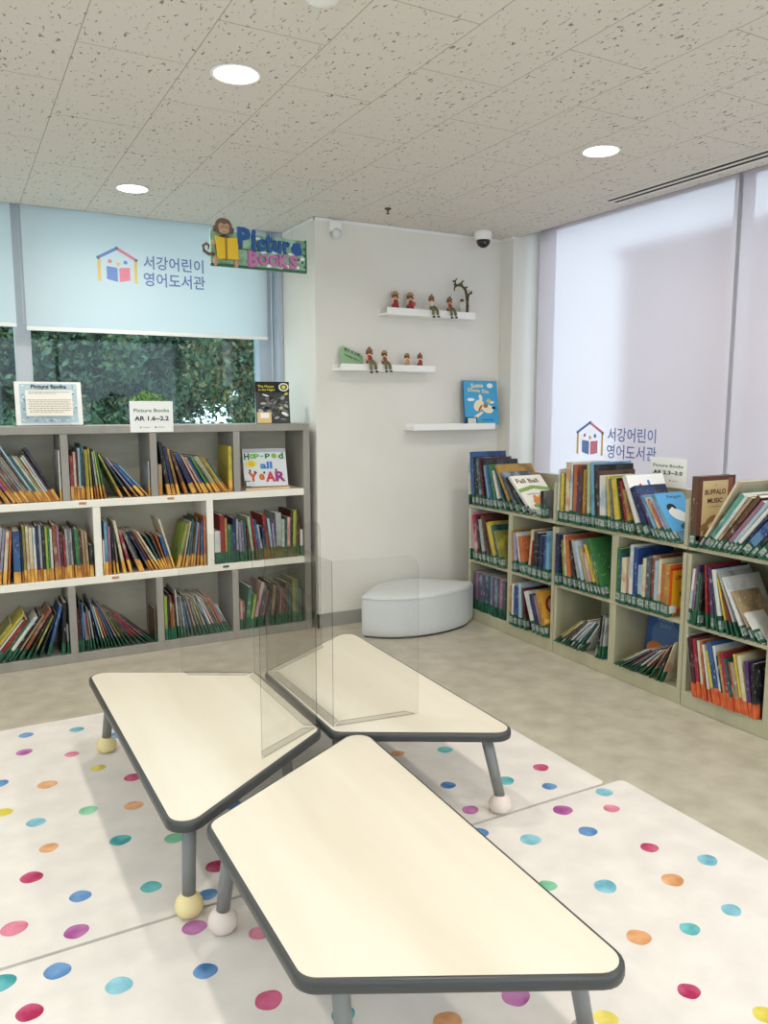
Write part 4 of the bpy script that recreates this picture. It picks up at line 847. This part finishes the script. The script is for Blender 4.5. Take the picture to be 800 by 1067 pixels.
skin_f = mat('figurine_face', (222, 178, 148), .5); red_f = mat('figurine_red_cloth', (150, 48, 42), .6); olive_f = mat('figurine_olive_cloth', (112, 108, 72), .6); hat_f = mat('figurine_tan_hat', (176, 146, 98), .6); shoe_f = mat('figurine_dark_shoe', (48, 42, 36), .5); brown_f = mat('figurine_brown_hair', (126, 78, 44), .6); whitef = mat('figurine_white_cloth', (212, 210, 196), .6); grey_f = mat('figurine_hood', (136, 92, 70), .6)
def doll(x, y, z, h, pose, label, cloth=red_f, hat='cap', yaw=0., hold=False, nopart=False):
    """resin figurine; z = what it stands or sits on"""
    t = thing('figurine', (x, y, z), label, 'figurine', 'resin figurines on the wall ledges'); s = h/.085
    def Q(px, py, pz): c_, s_ = math.cos(yaw), math.sin(yaw); return (x+(px*c_-py*s_)*s, y+(px*s_+py*c_)*s, z+pz*s)
    if pose == 'stand':
        V = [Q(0, 0, .030), Q(0, 0, .048), Q(0, 0, .056), Q(0, 0, .068), Q(-.007, 0, .014), Q(-.007, -.001, .002), Q(.007, 0, .014), Q(.007, -.001, .002), Q(-.012, -.002, .046), Q(-.015, -.006, .036), Q(.012, -.002, .046), Q(.015, -.006, .036)]
        E = [(0, 1), (1, 2), (2, 3), (0, 4), (4, 5), (0, 6), (6, 7), (1, 8), (8, 9), (1, 10), (10, 11)]
        R = [.010, .009, .005, .0115, .005, .004, .005, .004, .004, .003, .004, .003]
        zh = .068
    else:
        V = [Q(0, 0, .009), Q(0, 0, .028), Q(0, 0, .036), Q(0, 0, .048), Q(-.008, -.018, .010), Q(-.008, -.030, -.004), Q(.008, -.018, .010), Q(.010, -.030, -.004), Q(-.012, -.003, .026), Q(-.013, -.010, .014), Q(.012, -.003, .026), Q(.013, -.010, .014)]
        E = [(0, 1), (1, 2), (2, 3), (0, 4), (4, 5), (0, 6), (6, 7), (1, 8), (8, 9), (1, 10), (10, 11)]
        R = [.010, .009, .005, .0115, .006, .004, .006, .004, .004, .003, .004, .003]
        zh = .048
    skin('body', V, E, [r*s for r in R], skin_f, t, 1)
    M = Matrix.Translation((x, y, z)) @ Matrix.Rotation(yaw, 4, 'Z') @ Matrix.Scale(s, 4)
    if pose == 'stand':
        sub('dress', MB().lathe([(.018, .016), (.0165, .022), (.0125, .040), (.0115, .050), (.006, .056)], 16, 0, M), cloth, t)
        mb = MB(); mb.ball((-.007, -.005, .004), (.006, .009, .004), 0, 10, M); mb.ball((.007, -.005, .004), (.006, .009, .004), 0, 10, M); sub('shoes', mb, shoe_f, t)
    else:
        sub('jacket', MB().lathe([(.0135, .004), (.0145, .010), (.0125, .022), (.0115, .030), (.006, .037)], 16, 0, M), cloth, t)
        V = [Q(0, -.002, .008), Q(-.008, -.020, .011), Q(-.009, -.0335, -.004), Q(-.009, -.0345, -.028), Q(.008, -.020, .011), Q(.012, -.0335, -.004), Q(.015, -.0345, -.026)]
        skin('trousers', V, [(0, 1), (1, 2), (2, 3), (0, 4), (4, 5), (5, 6)], [v*s for v in (.010, .0078, .0072, .0078, .0078, .0072, .0078)], olive_f, t, 1)
        mb = MB(); mb.ball((-.009, -.038, -.034), (.0065, .010, .005), 0, 10, M); mb.ball((.016, -.038, -.032), (.0065, .010, .005), 0, 10, M); sub('shoes', mb, shoe_f, t)
    mb = MB(); mb.ball((0, .003, zh+.003), (.0135, .0118, .0125), 0, 14, M); mb.ball((-.012, .001, zh-.004), .005, 0, 8, M); mb.ball((.012, .001, zh-.004), .005, 0, 8, M); sub('hair', mb, brown_f, t)
    mb = MB()
    if hat == 'cap': mb.lathe([(.017, zh+.006), (.0165, zh+.008), (.0125, zh+.011), (.010, zh+.017), (.002, zh+.020)], 16, 0, M)
    else: mb.lathe([(.0145, zh+.004), (.013, zh+.011), (.008, zh+.017), (.003, zh+.022)], 14, 0, M); mb.ball((.002, 0, zh+.023), .003, 0, 8, M)
    sub('hat', mb, hat_f if hat == 'cap' else grey_f, t)
    mb = MB()
    for sx in (-1, 1): mb.ball((sx*.0042, -.0107, zh+.001), .0013, 0, 6, M)
    sub('eyes', mb, shoe_f, t)
    if hold:
        mb = MB(); mb.ball((.009, -.013, .040), (.009, .006, .010), 0, 10, M); sub('held_bundle', mb, mat('figurine_bundle', (196, 90, 76), .6), t)
zt = 1.900
doll(2.395, 4.235, zt, .128, 'stand', 'figurine in red dress standing at the far left end of topmost ledge')
doll(2.500, 4.235, zt, .128, 'stand', 'figurine in red dress holding a bundle on topmost ledge', hat='cap', hold=True)
doll(2.628, 4.196, 1.9285, .112, 'sit', 'seated pale-jacketed figurine dangling its legs, next to the bundle holder on topmost ledge', whitef, 'cone')
doll(2.760, 4.196, 1.9285, .108, 'sit', 'seated figurine in red jacket dangling its legs near the arching tree', red_f, 'cone')
# arching tree ornament with a little pair under it
t = thing('tree_ornament', (2.905, 4.235, zt), 'small arching brown tree ornament with white figure under it, topmost ledge', 'ornament')
TB = noise_tint(mat('resin_bark', (84, 74, 52), .8), ns=60, c1=(60, 52, 38), c2=(108, 98, 66))
V = [(2.925, 4.235, zt+.006), (2.930, 4.235, zt+.05), (2.928, 4.235, zt+.10), (2.912, 4.232, zt+.140), (2.880, 4.232, zt+.160), (2.848, 4.230, zt+.152), (2.835, 4.228, zt+.135), (2.842, 4.230, zt+.176), (2.893, 4.232, zt+.180), (2.945, 4.236, zt+.125)]
V = [(2.905+(a-2.905)*1.15-.012, b, zt+(c-zt)*1.26) for a, b, c in V]
skin('trunk', V, [(0, 1), (1, 2), (2, 3), (3, 4), (4, 5), (5, 6), (5, 7), (4, 8), (2, 9)], [.013, .010, .0095, .0085, .007, .006, .004, .004, .004, .005], TB, t, 1)
mb = MB(); rnd = random.Random(4)
for k in range(26):
    p = Vector(V[rnd.choice([3, 4, 5, 6, 7, 8, 9])]); mb.ball(tuple(p+Vector((rnd.uniform(-.012, .012), rnd.uniform(-.008, .004), rnd.uniform(-.010, .012)))), rnd.uniform(.004, .007), 0, 6)
sub('leaf_clusters', mb, mat('resin_leaf', (72, 74, 44), .7), t)
mb = MB(); mb.lathe([(.052, 0), (.050, .006), (.040, .010), (.010, .012)], 18, 0, Matrix.Translation((2.885, 4.232, zt+.0005)) @ Matrix.Diagonal((1, .62, 1, 1))); sub('base', mb, TB, t)
V = [(2.872, 4.228, zt+.025), (2.872, 4.226, zt+.052), (2.872, 4.225, zt+.066), (2.872, 4.224, zt+.080), (2.858, 4.214, zt+.020), (2.852, 4.205, zt+.010), (2.886, 4.214, zt+.020), (2.890, 4.205, zt+.010), (2.856, 4.220, zt+.045), (2.890, 4.220, zt+.045)]
sub('white_figure', MB(), whitef, t) if False else skin('white_figure', [(a, b, zt+(c-zt)*1.2) for a, b, c in V], [(0, 1), (1, 2), (2, 3), (0, 4), (4, 5), (0, 6), (6, 7), (1, 8), (1, 9)], [.024, .020, .010, .017, .010, .007, .010, .007, .008, .008], whitef, t, 1)
mb = MB(); mb.lathe([(.016, .083), (.011, .088), (.008, .096), (.002, .098)], 12, 0, Matrix.Translation((2.872, 4.225, zt+.016))); sub('hat', mb, shoe_f, t)
zm = 1.567
doll(2.198, 4.196, 1.5925, .120, 'sit', 'seated figurine dangling its legs right beside the green note', red_f, 'cone')
doll(2.300, 4.196, 1.5925, .106, 'sit', 'seated figurine with round brown hair, second from the green note', mat('figurine_rust_cloth', (140, 84, 56), .6), 'cap')
def small_sit(x, lab, cl, hat):
    doll(x, 4.225, zm, .062, 'stand', lab, cl, hat)
doll(2.478, 4.2325, zm, .098, 'stand', 'figurine in tan clothes, third from the green note on the middle ledge', hat_f, 'cap')
doll(2.570, 4.2325, zm, .098, 'stand', 'figurine in dark red clothes at the end away from the green note', red_f, 'cone')
# green handwritten note
t = thing('paper_note', (2.12, 4.27, 1.568), 'green handwritten paper note leaning at the end of the middle ledge', 'note')
P = [(2.035, 1.628), (2.045, 1.598), (2.075, 1.571), (2.12, 1.569), (2.165, 1.569), (2.188, 1.575), (2.190, 1.640), (2.180, 1.650), (2.062, 1.700), (2.050, 1.695)]
mb = MB(); n = len(P); vs = [(x, 4.250+(z-1.569)*.22, z) for x, z in P]+[(x, 4.2516+(z-1.569)*.22, z) for x, z in P]
mb.add(vs, [tuple(range(n)), tuple(range(n, 2*n))[::-1]]+[(i, (i+1) % n, n+(i+1) % n, n+i) for i in range(n)]); sub('card', mb, mat('green_paper', (150, 184, 142), .8), t)
a = Art(); ink = (56, 92, 66)
a.text('빨강 과 초록', .0, .024, .105, .022, ink, .02, -.36); a.text('Reading time ~', -.002, -.010, .100, .016, ink, .02, -.36)
a.build('handwriting', t, (2.120, 4.2494+(1.635-1.569)*.22, 1.640), (1, 0, 0), (0, .22, 1))

# ---------------------------------------------------------------- hanging sign
def sign():
    t = thing('hanging_sign', (1.40, 4.0, CZ), 'colourful Picture Books sign with a reading monkey hanging from ceiling', 'sign')
    Y = 3.9; x0, x1 = 1.17, 1.672; ztl, ztr = 2.205, 2.190
    def zb(x): return 2.035
    gm = noise_tint(mat('sign_green_board', (120, 170, 130), .6), ns=26, c1=(120, 164, 130), c2=(166, 200, 170), lo=.4, hi=.6)
    sub('board', MB().add([(x0, Y, 2.045), (x1, Y, 2.038), (x1, Y, 2.192), (x0, Y, 2.200), (x0, Y+.012, 2.045), (x1, Y+.012, 2.038), (x1, Y+.012, 2.192), (x0, Y+.012, 2.200)], [(0, 1, 2, 3), (7, 6, 5, 4), (0, 4, 5, 1), (1, 5, 6, 2), (2, 6, 7, 3), (3, 7, 4, 0)]), gm, t)
    gd = mat('sign_dark_green_rim', (40, 96, 62), .5)
    mb = MB(); mb.box(x0, x1, Y-.004, Y+.013, 2.030, 2.042); mb.box(x1-.003, x1+.005, Y-.004, Y+.013, 2.030, 2.196); mb.box(x0+.1, x1, Y-.003, Y-.0005, 2.118, 2.124); sub('rim', mb, gd, t, .002)
    # 3D lettering
    def letters(s, cx, cz, w, h, m, name, bold, dep=.010):
        vs, fs = text_mesh(s, bold); mb = MB(); n = len(vs)
        V = [(cx+x*w, Y-.004-dep, cz+y*h) for x, y in vs]+[(cx+x*w, Y-.0042, cz+y*h) for x, y in vs]
        from collections import Counter
        ec = Counter()
        for f in fs:
            for i in range(len(f)): ec[tuple(sorted((f[i], f[(i+1) % len(f)])))] += 1
        mb.add(V, list(fs)+[tuple(i+n for i in f)[::-1] for f in fs]+[(a, b, b+n, a+n) for (a, b), k in ec.items() if k == 1])
        return sub(name, mb, m, t)
    bl = mat('sign_blue_paint', (28, 84, 146), .4); pk = mat('sign_pink_paint', (188, 112, 162), .4)
    X = 1.305
    for s, cx, cz, w, h in (('P', 1.337, 2.175, .068, .100), ('i', 1.388, 2.166, .022, .110), ('c', 1.425, 2.148, .042, .060), ('t', 1.466, 2.162, .038, .095), ('u', 1.512, 2.148, .045, .060), ('r', 1.562, 2.148, .036, .060), ('e', 1.618, 2.146, .058, .066)):
        letters(s, cx, cz, w, h, bl, 'letter_'+s, .05)
    for s, cx, w, h in (('B', 1.383, .054, .080), ('O', 1.438, .054, .056), ('O', 1.494, .054, .056), ('K', 1.546, .050, .066), ('S', 1.598, .044, .066)):
        letters(s, cx, 2.078, w, h, pk, 'letter_'+s.lower(), .05)
    wf_ = mat('sign_white_clouds', (236, 238, 236), .6); mb = MB(); rnd = random.Random(6)
    for x, z in ((1.44, 2.115), (1.53, 2.17), (1.548, 2.125), (1.60, 2.162), (1.635, 2.16), (1.47, 2.052), (1.53, 2.048), (1.57, 2.056), (1.65, 2.10), (1.41, 2.178), (1.59, 2.118), (1.50, 2.118), (1.625, 2.055)): sub('cloud', MB().ball((x, Y-.003, z), (rnd.uniform(.012, .02), .0035, rnd.uniform(.007, .010)), 0, 10), wf_, t)
    for x, z in ((1.668, 2.185), (1.664, 2.150), (1.666, 2.115), (1.652, 2.082), (1.664, 2.060), (1.63, 2.095)): sub('green_spot', MB().ball((x, Y-.004, z), (.006, .003, .007), 0, 8), gd, t)
    # monkey
    fur = mat('monkey_brown_fur', (112, 86, 66), .7); face = mat('monkey_tan_face', (190, 152, 122), .6); yb = mat('sign_yellow_book', (226, 186, 30), .5)
    cx = 1.232; Ym = Y-.014
    mb = MB(); mb.ball((cx, Ym, 2.218), (.044, .014, .040), 0, 20); mb.ball((cx-.042, Ym, 2.205), (.013, .007, .015), 0, 12); mb.ball((cx+.042, Ym, 2.203), (.013, .007, .015), 0, 12)
    mb.ball((cx+.004, Ym+.002, 2.12), (.048, .012, .06), 0, 18)
    mb.tube([(cx-.048, Ym, 2.085), (cx-.075, Ym, 2.080), (cx-.100, Ym, 2.095), (cx-.104, Ym, 2.118), (cx-.088, Ym, 2.130), (cx-.073, Ym, 2.120), (cx-.078, Ym, 2.105)], [.007, .008, .008, .008, .007, .006, .005], 10)
    mk = sub('monkey_body', mb, fur, t)
    mb = MB(); mb.ball((cx-.013, Ym-.011, 2.215), (.017, .006, .017), 0, 12); mb.ball((cx+.013, Ym-.011, 2.215), (.017, .006, .017), 0, 12); mb.ball((cx, Ym-.013, 2.196), (.028, .008, .017), 0, 14)
    sub('monkey_face', mb, face, t)
    for px, py, pz, r in ((cx-.052, Ym-.012, 2.135, (.011, .010, .014)), (cx+.060, Ym-.012, 2.128, (.011, .010, .014)), (cx-.045, Ym-.006, 2.050, (.013, .010, .022)), (cx+.060, Ym-.006, 2.046, (.013, .010, .022))): sub('monkey_paw', MB().ball((px, py, pz), r, 0, 10), face, t)
    mb = MB(); mb.ball((cx-.010, Ym-.018, 2.212), .003, 0, 8); mb.ball((cx+.010, Ym-.018, 2.212), .003, 0, 8); mb.box(cx-.010, cx+.010, Ym-.022, Ym-.020, 2.188, 2.190); sub('monkey_eyes', mb, shoe_f, t)
    mb = MB(); b0 = Ym-.020
    mb.add([(cx-.050, b0-.004, 2.168), (cx+.001, b0, 2.160), (cx+.001, b0, 2.062), (cx-.038, b0-.004, 2.058), (cx-.050, b0+.004, 2.168), (cx+.001, b0+.008, 2.160), (cx+.001, b0+.008, 2.062), (cx-.038, b0+.004, 2.058)], [(0, 1, 2, 3), (7, 6, 5, 4), (0, 4, 5, 1), (1, 5, 6, 2), (2, 6, 7, 3), (3, 7, 4, 0)])
    mb.add([(cx+.012, b0, 2.160), (cx+.062, b0-.004, 2.168), (cx+.068, b0-.004, 2.062), (cx+.012, b0, 2.062), (cx+.012, b0+.008, 2.160), (cx+.062, b0+.004, 2.168), (cx+.068, b0+.004, 2.062), (cx+.012, b0+.008, 2.062)], [(0, 1, 2, 3), (7, 6, 5, 4), (0, 4, 5, 1), (1, 5, 6, 2), (2, 6, 7, 3), (3, 7, 4, 0)])
    sub('yellow_book', mb, yb, t, .002)
    sub('book_spine', MB().box(cx-.001, cx+.014, b0+.001, b0+.010, 2.056, 2.162), mat('sign_ochre', (150, 112, 34), .5), t)
    mb = MB()
    for x in (1.27, 1.60): mb.tube([(x, Y+.006, 2.19), (x, Y+.006, CZ-.0005)], .0011, 6)
    sub('hanging_wire', mb, mat('clear_line', (205, 205, 200), .3), t)
sign()

# ---------------------------------------------------------------- ceiling fixtures
glow = mat('lamp_glow', (255, 250, 240), .5, .5, emit=9.)
LAMPS = [(.888, 2.625, 'round ceiling downlight nearest the viewer'), (.868, 4.187, 'round ceiling downlight close to the emblem blind over the grey bookcase'), (2.491, 2.637, 'round ceiling downlight near the slot diffuser by the big windows')]
HID = [(2.49, 1.04), (.89, 1.03), (-.72, 2.62), (-.72, 1.03), (2.49, -.56), (.89, -.56), (-.72, -.56), (-.72, 4.19), (2.49, -1.9), (.4, -1.9)]
LP = 7.6
for i, (x, y, lab) in enumerate(LAMPS+[(a, b, None) for a, b in HID]):
    t = thing('downlight', (x, y, CZ), lab or 'round ceiling downlight behind the viewer out of the photo', 'ceiling light', 'recessed downlights' if lab else 'downlights outside the photo')
    M = Matrix.Translation((x, y, CZ-.006))
    sub('trim_ring', MB().lathe([(.070, .0055), (.080, .0055), (.083, .003), (.080, 0), (.072, .001), (.070, .0055)], 32, 0, M), wfix_m, t)
    sub('diffuser', MB().lathe([(.0695, .002), (.0695, .005)], 32, 0, M), glow, t)
    l = bpy.data.lights.new('lamp', 'AREA'); l.shape = 'DISK'; l.size = .15; l.energy = LP; l.color = (1, .93, .83); l.spread = math.radians(160)
    lo = bpy.data.objects.new('lamp', l); COL.objects.link(lo); lo.parent = t; lo.location = (0, 0, -.008)
# slot diffuser
t = thing('air_diffuser', (3.14, 2.3, CZ), 'long dark linear slot diffuser in the ceiling beside the window wall', 'vent')
mb = MB(); mb.box(3.085, 3.205, 1.0, 3.24, CZ-.004, CZ-.0005); sub('frame', mb, wall_m, t)
sub('slots', MB().box(3.100, 3.122, 1.01, 3.225, CZ-.0052, CZ-.0042).box(3.150, 3.172, 1.01, 3.225, CZ-.0052, CZ-.0042), dark_m, t)
# dome camera
t = thing('dome_camera', (2.975, 4.15, CZ), 'white dome security camera with dark eye on ceiling near window corner', 'camera')
M = Matrix.Translation((2.975, 4.15, CZ-.10))
sub('housing', MB().lathe([(.046, .046), (.053, .052), (.054, .085), (.050, .098), (.048, .0995)], 24, 0, M), wfix_m, t)
sub('dome', MB().lathe([(.001, .0), (.016, .003), (.032, .014), (.041, .030), (.044, .0455)], 24, 0, M), mat('smoked_dome', (24, 24, 28), .12, .6), t)
sub('lens_ring', MB().ball((2.962, 4.112, CZ-.075), (.009, .006, .009)), mat('lens_blue_grey', (96, 104, 120), .2, .6), t)
# wall sensor
t = thing('motion_sensor', (2.02, 4.27, 2.33), 'small white motion sensor mounted on the white wall near the ceiling', 'sensor')
sub('housing', MB().box(1.985, 2.055, 4.262, 4.2985, 2.342, 2.405), wfix_m, t, .006)
sub('lens', MB().ball((2.02, 4.258, 2.330), (.030, .030, .030), 0, 16), mat('frosted_lens', (214, 216, 214), .4), t)
# sprinkler head + smoke detector
t = thing('sprinkler_head', (2.176, 3.931, CZ), 'tiny dark sprinkler head in the ceiling tiles before the white wall', 'sprinkler')
M = Matrix.Translation((2.176, 3.931, CZ-.03))
sub('body', MB().lathe([(.010, 0), (.011, .002), (.004, .004), (.005, .018), (.018, .024), (.019, .0295)], 16, 0, M), mat('sprinkler_bronze', (82, 72, 64), .4, .5, .5), t)
t = thing('smoke_detector', (.932, 2.04, CZ), 'white round smoke detector at the very top edge of the photo', 'detector')
sub('body', MB().lathe([(.030, 0), (.042, .003), (.046, .010), (.047, .0145)], 24, 0, Matrix.Translation((.932, 2.04, CZ-.015))), wfix_m, t)

# ---------------------------------------------------------------- light from the sky
w = bpy.data.worlds.new('sky'); SC.world = w; w.use_nodes = True
bg = w.node_tree.nodes['Background']; bg.inputs[0].default_value = (.74, .87, 1.0, 1); bg.inputs[1].default_value = 3.5
for nm, loc, sx, sy, rot in (): pass
vs = SC.view_settings; vs.view_transform = 'Standard'; vs.look = 'None'; vs.gamma = 1; vs.use_curve_mapping = False; vs.exposure = 0.11
SC.cycles.max_bounces = 8; SC.cycles.diffuse_bounces = 5; SC.cycles.transparent_max_bounces = 16; SC.cycles.use_denoising = True
SC.cycles.sample_clamp_indirect = 6
for o in bpy.data.objects:
    if 'o3' in o: del o['o3']
